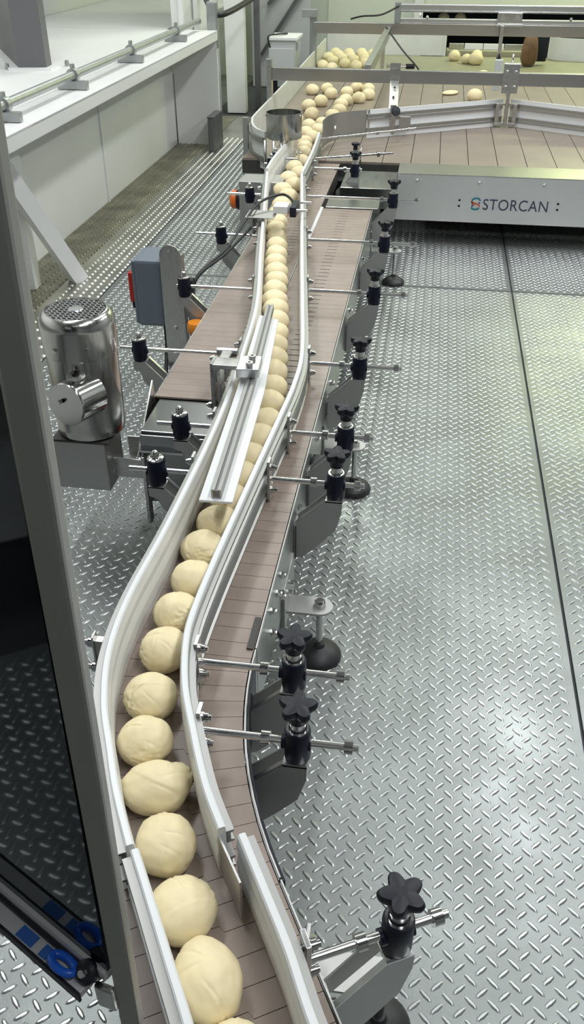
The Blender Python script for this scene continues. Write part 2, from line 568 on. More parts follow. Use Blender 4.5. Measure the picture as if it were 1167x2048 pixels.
# posts and panels at the far left
structure(MB().box((-1.77, 8.40, 1.4), (0.17, 0.10, 2.8), ch=0.005).build('trim_1', 'whitep'))
structure(MB().box((-1.945, 7.75, 1.4), (0.06, 1.3, 2.8)).build('trim_2', 'wallp'))
for k, (x, y) in enumerate(((-1.90, 7.11), (-1.885, 7.5))):
    structure(MB().box((x, y, 1.2), (0.035, 0.05, 2.4), ch=0.004).build('trim_%d' % (k + 3), 'whitep'))
scr = thing('guard_screen', 'grey framed screen with dark diagonal shadow bars beyond the platform end', 'screen', (-1.62, 9.5, 0))
MB().box((-1.615, 8.6, 1.0), (0.05, 0.05, 2.0), ch=0.004).build('upright', 'post', scr)
MB().box((-1.36, 9.9, 1.0), (0.07, 0.07, 2.0), ch=0.004).build('upright', 'galv', scr)
MB().box((-1.60, 9.85, 1.0), (0.60, 0.02, 2.0)).build('panel', 'greybox', scr)
a, b = Vector((-1.80, 9.80, 0.30)), Vector((-1.32, 9.80, 0.95))  # dark bar standing in for a diagonal shadow on the wall
d = b - a
MB().box((0, 0, d.length / 2), (0.05, 0.03, d.length), mtx=Matrix.Translation(a) @ d.to_track_quat('Z', 'Y').to_matrix().to_4x4()).build('brace', 'post', scr)  # not a brace: dark bar standing in for the diagonal shadow
a, b = Vector((-1.72, 9.80, 0.75)), Vector((-1.42, 9.80, 1.10))  # second dark bar made as a shadow band
d = b - a
MB().box((0, 0, d.length / 2), (0.05, 0.03, d.length), mtx=Matrix.Translation(a) @ d.to_track_quat('Z', 'Y').to_matrix().to_4x4()).build('brace', 'post', scr)  # not a brace: second dark bar, standing in for a shadow band
bin_ = thing('floor_plate', 'narrow dark grey steel upstand on the floor at the platform corner', 'plate', (-1.64, 6.93, 0))
MB().box((-1.64, 6.93, 0.12), (0.05, 0.30, 0.24), ch=0.012).build('body', 'post', bin_)
MB().box((-1.64, 6.93, 0.245), (0.055, 0.31, 0.010), ch=0.004).build('lid', 'post', bin_)

gb = thing('control_box', 'light grey control box mounted beside the far left guard', 'control box', (-1.28, 7.8, 0.40))
MB().box((-1.265, 7.95, 0.535), (0.215, 0.30, 0.23), ch=0.008).build('housing', 'greybox', gb)
MB().box((-1.265, 7.792, 0.51), (0.20, 0.02, 0.17), ch=0.004).build('front_cover', 'greybox', gb)
MB().box((-1.255, 7.95, 0.662), (0.24, 0.33, 0.025), ch=0.006).build('lid', 'whitep', gb)
MB().box((-1.142, 7.9, 0.60), (0.03, 0.03, 0.06), ch=0.004).build('latch', 'greybox', gb)
MB().box((-1.36, 7.95, 0.21), (0.06, 0.06, 0.42), ch=0.004).build('stand_post', 'blackp', gb)
MB().tube(smooth_path([(-1.36, 7.80, 0.60), (-1.37, 7.78, 0.68), (-1.30, 7.85, 0.69), (-1.25, 8.0, 0.68)], 5), 0.007, 8).build('cable', 'cable', gb)

# ------------------------------------------------------------------ slat conveyors
BW = 0.236                                    # belt width
CX, CY, RC = 0.60, 1.15, 0.85 + BW / 2        # the bend of the right conveyor
ARC = radians(30)
SARC = RC * ARC
YE = 4.15


def Bmap(s, v):
    """Right conveyor: s metres along (0 where the bend ends, growing away from the camera), v metres to the right."""
    if s < 0:
        px, py = CX - RC * cos(ARC), CY - RC * sin(ARC)
        tx, ty = -sin(ARC), cos(ARC)
        return (px + tx * s + ty * v, py + ty * s - tx * v)
    if s < SARC:
        t = ARC - s / RC
        return (CX - (RC - v) * cos(t), CY - (RC - v) * sin(t))
    return (CX - RC + v, CY + s - SARC)


S0, S1 = -0.62, SARC + (YE - CY)
AXC, AY0, AY1 = -0.6085, 2.16, 5.04


def Amap(s, v):
    return (AXC + v, AY0 + s)


PITCHS = 0.0405


def slats(mp, s0, s1, parent, notch_from, notch, gap=0.0011):
    hw = BW / 2 - 0.001
    jog = 0.011
    v1, v2 = 0.018, 0.022
    s = s0
    n = 0
    while s < s1 - 0.01:
        e = min(s + PITCHS, s1)
        if s < notch_from:
            lo = [(s + gap, -hw), (s + gap, v1), (s + gap - jog, v2), (s + gap - jog, hw)]
            hi = [(e - jog, hw), (e - jog, v2), (e, v1), (e, -hw)]
            if s + PITCHS >= notch_from:
                hi = [(e, hw), (e, -hw)]
        else:
            va, vb = notch
            lo = [(s + gap * 0.6, -hw), (s + gap * 0.6, va), (s + 0.0048, va), (s + 0.0048, vb), (s + gap * 0.6, vb), (s + gap * 0.6, hw)]
            hi = [(e, hw), (e, -hw)]
        if n == 0:
            lo = [(s, -hw), (s, hw)]
        if e >= s1 - 1e-6:
            hi = [(e, hw), (e, -hw)]
        poly = [mp(*p) for p in lo + hi]
        MB().prism(poly, HB - 0.005, HB).build('slat', 'belt', parent)
        s += PITCHS
        n += 1


def sample(mp, s0, s1, v, step=0.05):
    n = max(2, int((s1 - s0) / step))
    return [mp(s0 + (s1 - s0) * k / n, v) for k in range(n + 1)]


def sub_range(mp, s0, s1, v, o0, o1, z0, z1, name, m, parent, step=0.05, bevel=0):
    return MB().sweep(sample(mp, s0, s1, v, step), [(o0, z0), (o1, z0), (o1, z1), (o0, z1)]).build(name, m, parent)


cvB = thing('slat_conveyor', 'long brown slat conveyor that bends toward the front right', 'conveyor', (-0.35, 1.5, 0))
slats(Bmap, S0, S1, cvB, SARC + 0.75, (-0.022, 0.020))
sub_range(Bmap, S0, S1, 0, -0.112, 0.112, 0.245, HB - 0.007, 'bed', 'dark', cvB)
for a, b in ((S0, -0.02), (-0.016, SARC + 0.02), (SARC + 0.024, SARC + 1.06), (SARC + 1.064, S1)):
    sub_range(Bmap, a, b, BW / 2 + 0.001, 0.0, 0.004, 0.185, HB - 0.003, 'side_plate', 'sidep', cvB)
    sub_range(Bmap, a, b, BW / 2 + 0.001, 0.001, 0.0035, HB - 0.003, HB + 0.003, 'edge_strip', 'brkt', cvB)
for a, b in ((S0, SARC), (SARC + 0.003, SARC + 1.0)):
    sub_range(Bmap, a, b, -BW / 2 - 0.001, -0.004, 0.0, 0.185, HB - 0.003, 'side_plate', 'steel', cvB)
sub_range(Bmap, SARC + 2.40, S1 + 0.02, -BW / 2 - 0.002, -0.0045, 0.009, HB - 0.001, HB + 0.0012, 'wear_strip', 'white', cvB, 0.2)
sub_range(Bmap, SARC + 1.0, SARC + 2.40, -BW / 2 - 0.001, -0.003, 0.0, HB - 0.03, HB + 0.0005, 'gap_strip', 'brkt', cvB, 0.2)
# dark chain guides seen at the inside of the bend and its reinforced edge
sub_range(Bmap, -0.02, SARC - 0.02, BW / 2 + 0.004, 0.002, 0.006, 0.23, HB - 0.002, 'bend_guide', 'blackp', cvB, 0.03)
sub_range(Bmap, SARC + 0.02, SARC + 0.11, BW / 2 - 0.002, -0.012, 0.0, HB - 0.001, HB + 0.004, 'joint_cover', 'dark', cvB, 0.03)
# far end cover of the right conveyor
MB().box((-0.345, 4.245, 0.345), (0.25, 0.18, 0.022), ch=0.003).build('end_cover', 'enddark', cvB)
MB().box((-0.345, 4.345, 0.27), (0.25, 0.02, 0.17)).build('end_plate', 'enddark', cvB)
# bolts on the visible side plate
for y in (1.33, 1.40, 1.45, 1.73, 2.07, 2.42, 3.02, 3.6, 4.0):
    for z in ((0.31, 0.25) if y in (1.33, 1.45) else (0.30,)):
        MB().lathe([(0, 0.012), (0.006, 0.012), (0.0075, 0.007), (0.0075, 0.003), (0.010, 0.003), (0.010, 0)], (-0.245, y, z), (1, 0, 0), 8).build('bolt', 'polish', cvB)
# cross ties below
for s in (-0.4, 0.1, SARC + 0.35, SARC + 0.95, SARC + 1.9, SARC + 2.6):
    a, b = Bmap(s, -BW / 2 - 0.003), Bmap(s, BW / 2 + 0.003)
    MB().cyl((*a, 0.22), (*b, 0.22), 0.012, 10).build('cross_tie', 'steel', cvB)


def foot(parent, side, x, y, zb, edge):
    """Levelling foot: bracket from the side plate at x=edge, threaded stem, rubber pad on the floor at (x, y)."""
    br = MB()
    s = 1 if x > edge else -1
    arc = [(x + s * 0.031 * cos(radians(a)), y + 0.031 * sin(radians(a))) for a in range(-90, 91, 15)]
    br.prism([(edge, y - 0.031)] + arc + [(edge, y + 0.031)] if s > 0 else [(edge, y + 0.031)] + [(p[0], 2 * y - p[1]) for p in arc] + [(edge, y - 0.031)], zb - 0.003, zb + 0.003)
    br.box((edge + s * 0.003, y, zb + 0.034), (0.006, 0.062, 0.074), ch=0.0015)
    b = br.build('foot_bracket', 'brkt', parent)
    MB().cyl((x, y, 0.03), (x, y, zb + 0.022), 0.0085, 12).build('threaded_stem', 'polish', b)
    MB().cyl((x, y, zb + 0.003), (x, y, zb + 0.016), 0.014, 6, smooth=False).build('lock_nut', 'polish', b)
    MB().lathe([(0.0, 0.046), (0.011, 0.046), (0.014, 0.036), (0.018, 0.034), (0.030, 0.031), (0.050, 0.018), (0.055, 0.010), (0.055, 0.0), (0.0, 0.0)], (x, y, 0), n=28).build('foot_pad', 'rubber', b)
    for dy in (-0.018, 0.018):
        MB().lathe([(0, 0.01), (0.006, 0.01), (0.007, 0.0)], (edge + s * 0.006, y + dy, zb + 0.05), (s, 0, 0), 8).build('bolt', 'polish', b)


EDGE = -0.2445
for (x, y) in ((-0.165, 1.53), (-0.15, 2.285), (-0.127, 4.16)):
    foot(cvB, 1, x, y, 0.16, EDGE)
foot(cvB, 1, 0.036, 0.690, 0.16, -0.085)
MB().box((-0.243, 1.53, 0.20), (0.012, 0.14, 0.12), ch=0.002).build('leg_plate', 'sidep', cvB)
MB().box((-0.243, 2.285, 0.20), (0.012, 0.14, 0.12), ch=0.002).build('leg_plate', 'sidep', cvB)

cvA = thing('slat_conveyor', 'shorter brown slat conveyor beside the motor and grey enclosure', 'conveyor', (AXC, 3.5, 0))
slats(Amap, 0, AY1 - AY0, cvA, -1, (0.040, 0.078))
MB().box((AXC, (AY0 + AY1) / 2, 0.295), (BW - 0.02, AY1 - AY0 - 0.03, 0.09)).build('bed', 'dark', cvA)
MB().box((AXC - BW / 2 - 0.003, (AY0 + AY1) / 2, 0.266), (0.004, AY1 - AY0, 0.162)).build('side_plate', 'steel', cvA)
# drive end: flat cover, front plate and side plates
MB().box((-0.612, 2.063, 0.338), (0.205, 0.19, 0.010), ch=0.003).build('end_cover', 'enddark', cvA)
MB().box((-0.612, 1.962, 0.228), (0.205, 0.010, 0.215), ch=0.002).build('end_plate', 'enddark', cvA)
MB().box((-0.7135, 2.06, 0.225), (0.006, 0.20, 0.21), ch=0.001).build('drive_side_plate', 'enddark', cvA)
MB().box((-0.612, 1.950, 0.292), (0.21, 0.014, 0.006)).build('cover_lip', 'polish', cvA)
MB().box((-0.704, 1.945, 0.17), (0.010, 0.03, 0.22), ch=0.002).build('corner_upright', 'steel', cvA)
for x, z in ((-0.66, 0.255), (-0.54, 0.27), (-0.53, 0.20)):
    MB().lathe([(0, 0.018), (0.006, 0.018), (0.007, 0.006), (0.011, 0.005), (0.011, 0)], (x, 1.957, z), (0, -1, 0), 8).build('bolt', 'polish', cvA)
for x, y in ((-0.70, 4.30), (-0.70, 3.58)):
    foot(cvA, -1, x - 0.10, y, 0.12, AXC - BW / 2 - 0.004)
for dx in (0.0, 0.028, 0.05):
    MB().tube([(-0.655 + dx, 1.97, 0.13), (-0.64 + dx, 1.94, 0.05), (-0.60 + dx, 1.85, 0.012), (-0.54 + dx, 1.70, 0.012)], 0.0055, 8).build('cable', 'cable', cvA)

# ------------------------------------------------------------------ guide rails
ZT = 0.465


def rail(label, pts, side, ends=True, zb=0.354, zt=ZT, n=8, m='white', th=0.006, chan=True, chan2=None):
    """White plastic guide rail on a plan path; side +1 puts the steel channels right of travel, -1 left."""
    path = smooth_path(pts, n)
    mid = path[len(path) // 2]
    r = thing('guide_rail', label, 'guide rail', (mid[0], mid[1], zb), 'guide rails of the dough lane')
    zm = (zb + zt) / 2
    prof = [(-th, zb), (th, zb), (th, zt - 0.002), (th * 0.6, zt), (-th * 0.6, zt), (-th, zt - 0.003), (-th - 0.0025, zt - 0.025), (-th - 0.0008, zm + 0.012), (-th - 0.003, zm - 0.01), (-th - 0.002, zb + 0.02)]
    prof = [(o * side, z) for o, z in prof]
    if side < 0:
        prof = prof[::-1]
    MB().sweep(path, prof).build('plastic_strip', m, r)
    if chan:
        cp = path if chan2 is None else path[chan2[0]:chan2[1]]
        for zc in (zt - 0.026, zb + 0.024):
            h = 0.013
            pr = [(th, zc - h), (th + 0.012, zc - h), (th + 0.012, zc - h + 0.004), (th + 0.007, zc - h + 0.006), (th + 0.007, zc + h - 0.006), (th + 0.012, zc + h - 0.004), (th + 0.012, zc + h), (th, zc + h)]
            pr = [(o * side, z) for o, z in pr]
            if side < 0:
                pr = pr[::-1]
            MB().sweep(cp, pr).build('steel_channel', 'channel', r)
    return r


RIGHT_UP = [(-0.205, 0.705), (-0.245, 0.775), (-0.287, 0.870), (-0.322, 0.958), (-0.345, 1.05), (-0.353, 1.13), (-0.350, 1.27), (-0.342, 1.43), (-0.330, 1.65), (-0.316, 1.90), (-0.308, 2.08), (-0.316, 2.28), (-0.370, 2.67), (-0.442, 3.17), (-0.538, 3.85), (-0.607, 4.33)]
rail('long right guide rail of the dough lane with star-knob clamps', RIGHT_UP, 1)
rail('short right guide rail at the very front of the lane', [(0.02, 0.36), (-0.047, 0.471), (-0.088, 0.551), (-0.131, 0.624), (-0.176, 0.70)], 1)
# overlap tongue between the two right rails
rt = tag(MB().sweep([(-0.155, 0.645), (-0.205, 0.72), (-0.243, 0.79)], [(-0.014, 0.362), (-0.011, 0.362), (-0.011, 0.448), (-0.014, 0.448)]).build('joint_tongue', 'matt'), 'thin steel tongue bridging the two right guide rails', 'plate')
LEFT_UP = [(-0.322, 0.660), (-0.368, 0.742), (-0.402, 0.815), (-0.442, 0.906), (-0.472, 1.023), (-0.481, 1.171), (-0.470, 1.42), (-0.465, 1.867), (-0.485, 2.295), (-0.515, 2.65), (-0.595, 3.15), (-0.700, 3.83), (-0.778, 4.33)]
rail('long left guide rail of the dough lane under the hold-down plate', LEFT_UP, -1)
rail('short left guide rail at the very front beside the door post', [(-0.12, 0.33), (-0.187, 0.448), (-0.228, 0.515), (-0.275, 0.592), (-0.314, 0.655)], -1)
rail('flared left guide rail plate in front of the steel canister', [(-0.782, 4.345), (-0.788, 4.55), (-0.783, 4.80), (-0.768, 5.07)], -1, zt=0.475, chan=False)
rail('right guide rail at the mouth of the wide table', [(-0.609, 4.345), (-0.618, 4.80), (-0.640, 5.28)], 1, chan=True)

# ------------------------------------------------------------------ rail clamps


def star_mesh():
    """Five-lobed hand knob, axis z, base at z=0."""
    mb = MB()
    n = 60
    rings = [(0.0, 0.0135, 0.0), (0.010, 0.0145, 0.0), (0.016, 0.0165, 0.10), (0.020, 0.0195, 0.40), (0.023, 0.0215, 0.47), (0.030, 0.0225, 0.48), (0.0345, 0.0205, 0.46), (0.0355, 0.016, 0.42), (0.0365, 0.006, 0.1)]
    vs, fs = [], []
    for z, r, amp in rings:
        for i in range(n):
            t = 2 * pi * i / n
            c = 0.5 + 0.5 * cos(5 * t)
            rr = r * (1 - amp * 0.50 + amp * 1.10 * c ** 0.75)
            vs.append((rr * cos(t + pi / 2), rr * sin(t + pi / 2), z))
    for k in range(len(rings) - 1):
        for i in range(n):
            fs.append((k * n + i, k * n + (i + 1) % n, (k + 1) * n + (i + 1) % n, (k + 1) * n + i))
    mb.add(vs, fs, True)
    mb.add(vs[-n:], [tuple(range(n))])
    return mb


HR = 0.41                                     # rod height
CLX = 0.094                                   # clamp axis from the conveyor edge
CHEEK = [(0.0, 0.300), (0.072, 0.373), (0.112, 0.373), (0.111, 0.342), (0.097, 0.290), (0.062, 0.248), (0.028, 0.212), (0.0, 0.200)]
protos = {}


def clamp_proto(kind, plate_dx, rod_out):
    """Local frame: x outward from the conveyor edge, y along it, z up from the floor."""
    t = thing('rail_clamp', 'x', 'clamp', (0, 0, 0), local=True)
    W[t.name] = (0, 0, 0)
    br = MB()
    br.prism(CHEEK, -0.0215, -0.0185, 'y')
    br.prism([(0.0, 0.300), (0.072, 0.373), (0.112, 0.373), (0.111, 0.347), (0.091, 0.340), (0.0, 0.252)], 0.0185, 0.0215, 'y')
    br.box((0.092, 0, 0.3715), (0.040, 0.043, 0.003))
    br.box((0.0015, 0, 0.25), (0.003, 0.052, 0.10))
    b = br.build('bracket', 'brkt', t)
    fl_ = MB()
    fl_.prism([(0.0, 0.3005), (0.072, 0.3735), (0.072, 0.3765), (0.0, 0.3035)], -0.0215, -0.0125, 'y')
    fl_.prism([(0.072, 0.3732), (0.112, 0.3732), (0.112, 0.3765), (0.072, 0.3765)], -0.0215, -0.0175, 'y')
    fl_.build('folded_flange', 'alu', b)
    MB().box((0.0036, -0.0262, 0.25), (0.0012, 0.006, 0.095)).build('gap_shade', 'blackp', b)  # black strip put in for the shadow gap beside the bracket
    MB().lathe([(0, 0.010), (0.006, 0.010), (0.0075, 0.0)], (0.003, 0.0, 0.275), (1, 0, 0), 8).build('bolt', 'polish', b)
    cl = MB()
    cl.lathe([(0.0, 0.373), (0.019, 0.373), (0.0215, 0.378), (0.0215, 0.435), (0.0205, 0.439), (0.0, 0.439)], (CLX, 0, 0), n=24)
    cl.cyl((CLX - 0.026, 0, HR - 0.004), (CLX + 0.022, 0, HR - 0.004), 0.0115, 14)
    c = cl.build('clamp_body', 'navy', t)
    MB().lathe([(0.0145, 0.4392), (0.0185, 0.4392), (0.0185, 0.4425), (0.0145, 0.4425)], (CLX, 0, 0), n=24).build('ring', 'polish', c)
    if kind == 'knob':
        MB().cyl((CLX, 0, 0.439), (CLX, 0, 0.462), 0.0125, 16).build('stem', 'alu', t)
        k = star_mesh().build('star_knob', 'blackp', t)
        k.location = (CLX, 0, 0.460)
        k.scale = (1.12, 1.12, 1.05)
    else:
        MB().lathe([(0.0, 0.440), (0.020, 0.440), (0.0195, 0.444), (0.012, 0.446), (0.010, 0.446), (0.010, 0.453), (0.008, 0.459), (0.0045, 0.463), (0.0, 0.4645)], (CLX, 0, 0), n=20).build('dome_nut', 'polish', t)
    return t


def rod_set(t, x0, x1, kind, collars=True, mirror_plate=0.0):
    """Rod, collars and slotted mounting plate for one clamp, in its local frame."""
    zr = HR
    r = MB().cyl((x0, 0, zr), (x1, 0, zr), 0.0064, 12).build('rod', 'rodsteel', t)
    if collars:
        for xx in ((CLX - 0.052 if CLX - 0.06 > x0 + 0.02 else x0 + 0.03), x1 - 0.016):
            MB().lathe([(0.0064, -0.007), (0.0118, -0.007), (0.0118, 0.007), (0.0064, 0.007)], (xx, 0, zr), (1, 0, 0), 16).build('collar', 'polish', t)
    mp = MB().box((x0 - 0.003, 0, 0.409), (0.007, 0.026, 0.106), rz=mirror_plate, ch=0.001).build('mounting_plate', 'steel', t)
    for zb in (0.441, 0.380):
        MB().lathe([(0.0, 0.016), (0.0055, 0.016), (0.0055, 0.011), (0.008, 0.011), (0.008, 0.004), (0.010, 0.004), (0.010, 0.0)], (x0, 0, zb), (1, 0, 0), 10).build('bolt', 'polish', mp)
    MB().cyl((x0 - 0.018, 0, 0.441), (x0 - 0.002, 0, 0.441), 0.005, 8).build('spacer', 'polish', mp)
    MB().cyl((x0 - 0.018, 0, 0.380), (x0 - 0.002, 0, 0.380), 0.005, 8).build('spacer', 'polish', mp)


def rail_x(pts, y):
    P = smooth_path(pts, 8)
    for a, b in zip(P, P[1:]):
        if (a[1] - y) * (b[1] - y) <= 0 and a[1] != b[1]:
            return a[0] + (b[0] - a[0]) * (y - a[1]) / (b[1] - a[1])
    return P[-1][0]


knob0 = clamp_proto('knob', 0, 0)
nut0 = clamp_proto('nut', 0, 0)
used = {'knob': False, 'nut': False}


def station(kind, x, y, rz, rail_off, out, label, group, collars=True):
    """x, y: point of the conveyor edge; rz: outward direction; rail_off: local x of the rail's outer face."""
    src = knob0 if kind == 'knob' else nut0
    if used[kind]:
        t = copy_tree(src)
        for ch in list(t.children):
            if ch.name.split('.')[0] in ('rod', 'collar', 'mounting_plate'):
                for g in list(ch.children):
                    bpy.data.objects.remove(g)
                bpy.data.objects.remove(ch)
    else:
        t = src
        used[kind] = True
    W[t.name] = (0, 0, 0)
    t.location = (x, y, 0)
    t.rotation_euler = (0, 0, rz)
    tag(t, label, 'clamp', group)
    rod_set(t, rail_off, out, kind, collars)
    return t


GK, GN = 'star knob clamps along the right rail', 'dome nut clamps along the left rail'
ys = [0.916, 1.068, 1.678, 1.902, 2.318, 2.908, 3.474, 4.119]
# the front one sits on the straight part after the bend
fx, fy = -0.0394, 0.584
k = 0
lab = lambda n, extra='': '%s star-knob rail clamp from the front on the right side%s' % (ordinal(n), extra)
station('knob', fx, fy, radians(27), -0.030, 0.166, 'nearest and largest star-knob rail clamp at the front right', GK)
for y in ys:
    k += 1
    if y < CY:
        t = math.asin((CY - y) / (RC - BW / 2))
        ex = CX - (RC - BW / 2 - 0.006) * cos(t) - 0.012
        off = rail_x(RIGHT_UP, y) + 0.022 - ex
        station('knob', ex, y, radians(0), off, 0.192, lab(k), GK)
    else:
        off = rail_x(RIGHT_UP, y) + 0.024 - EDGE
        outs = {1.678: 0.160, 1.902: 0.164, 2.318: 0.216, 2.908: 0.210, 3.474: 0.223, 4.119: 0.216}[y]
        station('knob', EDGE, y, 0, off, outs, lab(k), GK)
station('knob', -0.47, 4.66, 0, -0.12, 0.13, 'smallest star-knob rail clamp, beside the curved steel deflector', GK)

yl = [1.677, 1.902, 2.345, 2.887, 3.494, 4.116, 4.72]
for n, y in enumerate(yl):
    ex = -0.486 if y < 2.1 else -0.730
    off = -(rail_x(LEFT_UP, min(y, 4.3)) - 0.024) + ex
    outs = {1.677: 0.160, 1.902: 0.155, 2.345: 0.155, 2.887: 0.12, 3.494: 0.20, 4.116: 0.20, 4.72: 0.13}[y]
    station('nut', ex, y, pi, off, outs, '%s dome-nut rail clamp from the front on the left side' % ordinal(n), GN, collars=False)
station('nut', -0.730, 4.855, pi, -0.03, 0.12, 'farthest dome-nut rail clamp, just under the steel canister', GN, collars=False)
# hardware behind the left rail next to the door post
lh = thing('rail_bracket', 'steel bolted bracket behind the left rail beside the door post', 'bracket', (-0.50, 1.056, 0.36))
MB().box((-0.512, 1.056, 0.41), (0.004, 0.02, 0.10), ch=0.001).build('mounting_plate', 'steel', lh)
MB().box((-0.503, 1.056, 0.40), (0.016, 0.014, 0.10)).build('spacer', 'matt', lh)
for z in (0.44, 0.38):
    MB().lathe([(0, 0.016), (0.006, 0.016), (0.006, 0.01), (0.010, 0.009), (0.010, 0)], (-0.514, 1.056, z), (-1, 0, 0), 10).build('bolt', 'polish', lh)

# ------------------------------------------------------------------ hold-down plate above the lane
hp = thing('hold_down_plate', 'white hold-down plate with aluminium bar above the dough lane', 'plate', (-0.42, 2.0, 0.47))
mb = MB()
PLZ = 0.477
mb.prism([(-0.420, 1.462), (-0.348, 1.464), (-0.371, 1.975), (-0.413, 2.455), (-0.477, 2.485), (-0.444, 1.975)], PLZ, PLZ + 0.006)
mb.build('plate', 'white', hp, bevel=0.0015)
bar = MB()
bp = [(-0.384, 1.472), (-0.400, 1.80), (-0.408, 1.97), (-0.424, 2.18), (-0.449, 2.52)]
for o0, o1, z0, z1 in ((-0.0105, 0.0105, PLZ + 0.006, PLZ + 0.010), (-0.0105, -0.0065, PLZ + 0.010, PLZ + 0.024), (0.0065, 0.0105, PLZ + 0.010, PLZ + 0.024), (-0.0105, -0.003, PLZ + 0.024, PLZ + 0.028), (0.003, 0.0105, PLZ + 0.024, PLZ + 0.028)):
    bar.sweep(bp, [(o0, z0), (o1, z0), (o1, z1), (o0, z1)])
bar.build('slotted_bar', 'channel', hp)
MB().sweep(bp, [(-0.0068, PLZ + 0.010), (0.0068, PLZ + 0.010), (0.0068, PLZ + 0.025), (-0.0068, PLZ + 0.025)]).build('slot_dark_strip', 'post', hp)  # dark strip in the slot, so its floor comes out dark
cb = MB().box((-0.423, 2.045, PLZ + 0.040), (0.060, 0.085, 0.024), rz=radians(4), ch=0.002).build('clamp_block', 'alu', hp)
for dy in (-0.022, 0.02):
    MB().lathe([(0.0, 0.004), (0.004, 0.004), (0.004, 0.012), (0.010, 0.012), (0.010, 0.0)], (-0.418, 2.045 + dy, PLZ + 0.052), n=12).build('cap_screw', 'steel', cb)
arm = MB()
arm.box((-0.505, 2.06, 0.45), (0.010, 0.05, 0.14), ch=0.002)
arm.box((-0.485, 2.055, PLZ + 0.040), (0.07, 0.05, 0.012), ch=0.002)
arm.build('support_arm', 'steel', hp)
arm = MB()
arm.box((-0.535, 2.11, 0.42), (0.012, 0.05, 0.16), ch=0.002)
arm.box((-0.528, 2.20, 0.44), (0.030, 0.10, 0.05), ch=0.004)
arm.cyl((-0.56, 2.26, 0.455), (-0.50, 2.26, 0.455), 0.014, 12)
arm.build('support_bracket', 'steel', hp)
for p in ((-0.545, 2.10, 0.365), (-0.548, 2.18, 0.47)):
    MB().lathe([(0, 0.014), (0.006, 0.014), (0.006, 0.008), (0.010, 0.008), (0.010, 0)], p, (-1, 0, 0), 10).build('bolt', 'polish', hp)

# photo-eye on a small bracket over the lane
se = thing('photo_sensor', 'small photo-eye sensor on a bracket over the dough lane', 'sensor', (-0.68, 3.55, 0.45))
MB().box((-0.665, 3.56, 0.478), (0.12, 0.11, 0.004), ch=0.001).build('bracket', 'matt', se)
MB().box((-0.695, 3.56, 0.44), (0.004, 0.10, 0.08)).build('bracket_leg', 'matt', se)
MB().box((-0.588, 3.60, 0.497), (0.060, 0.075, 0.030), ch=0.003).build('sensor_body', 'white', se)
MB().box((-0.535, 3.61, 0.492), (0.026, 0.11, 0.04), ch=0.003).build('sensor_head', 'navy', se)
for y in (3.56, 3.68):
    MB().cyl((-0.52, y, 0.50), (-0.475, y, 0.50), 0.006, 10).build('lens_tube', 'alu', se)
MB().tube(smooth_path([(-0.54, 3.65, 0.505), (-0.60, 3.70, 0.525), (-0.68, 3.60, 0.515), (-0.72, 3.50, 0.47), (-0.77, 3.35, 0.40), (-0.84, 3.16, 0.36), (-0.85, 3.10, 0.30)], 6), 0.0055, 8).build('cable', 'cable', se)
MB().tube(smooth_path([(-0.70, 3.50, 0.44), (-0.76, 3.28, 0.40), (-0.83, 3.12, 0.365), (-0.86, 3.08, 0.28), (-0.855, 3.05, 0.15)], 6), 0.0055, 8).build('cable', 'cable', se)

# amber sensor below the left conveyor edge
am = thing('amber_reflector', 'amber sensor peeking past the left conveyor edge', 'sensor', (-0.80, 2.88, 0.20))
MB().lathe([(0, 0.04), (0.028, 0.04), (0.032, 0.03), (0.032, 0.008), (0.026, 0.0), (0, 0.0)], (-0.775, 2.83, 0.26), n=18).build('housing', 'amber', am)
MB().lathe([(0, 0.0), (0.018, 0.0), (0.018, -0.06), (0, -0.06)], (-0.775, 2.83, 0.26), n=14).build('base', 'blackp', am)
MB().box((-0.745, 2.83, 0.24), (0.06, 0.02, 0.02)).build('bracket', 'matt', am)

os_ = thing('orange_sensor', 'small black sensor with an orange cap under the right conveyor edge', 'sensor', (-0.215, 1.95, 0.25))
MB().box((-0.222, 1.955, 0.275), (0.042, 0.06, 0.055), ch=0.004).build('housing', 'blackp', os_)
MB().lathe([(0, 0.016), (0.010, 0.014), (0.012, 0.0), (0, 0)], (-0.200, 1.955, 0.290), (1, 0, 0.3), 12).build('cap', 'orange', os_)

# e-stop box left of the far conveyor end
eb = thing('stop_button_box', 'stainless box with an orange mushroom button beside the conveyor', 'control box', (-0.86, 4.55, 0.2))
MB().box((-0.83, 4.50, 0.285), (0.22, 0.16, 0.21), ch=0.004).build('housing', 'matt', eb)
MB().cyl((-0.945, 4.50, 0.28), (-0.962, 4.50, 0.28), 0.050, 20).build('button_collar', 'blackp', eb)
MB().lathe([(0.0, 0.040), (0.035, 0.038), (0.046, 0.026), (0.046, 0.006), (0.03, 0.0)], (-0.962, 4.50, 0.28), (-1, 0, 0), 22).build('mushroom_button', 'orange', eb)
for p in ((-0.86, 4.418, 0.33), (-0.78, 4.418, 0.25)):
    MB().lathe([(0, 0.012), (0.007, 0.012), (0.010, 0)], p, (0, -1, 0), 8).build('bolt', 'polish', eb)
MB().cyl((-0.83, 4.5, 0.0), (-0.83, 4.5, 0.18), 0.02, 12).build('stand', 'matt', eb)

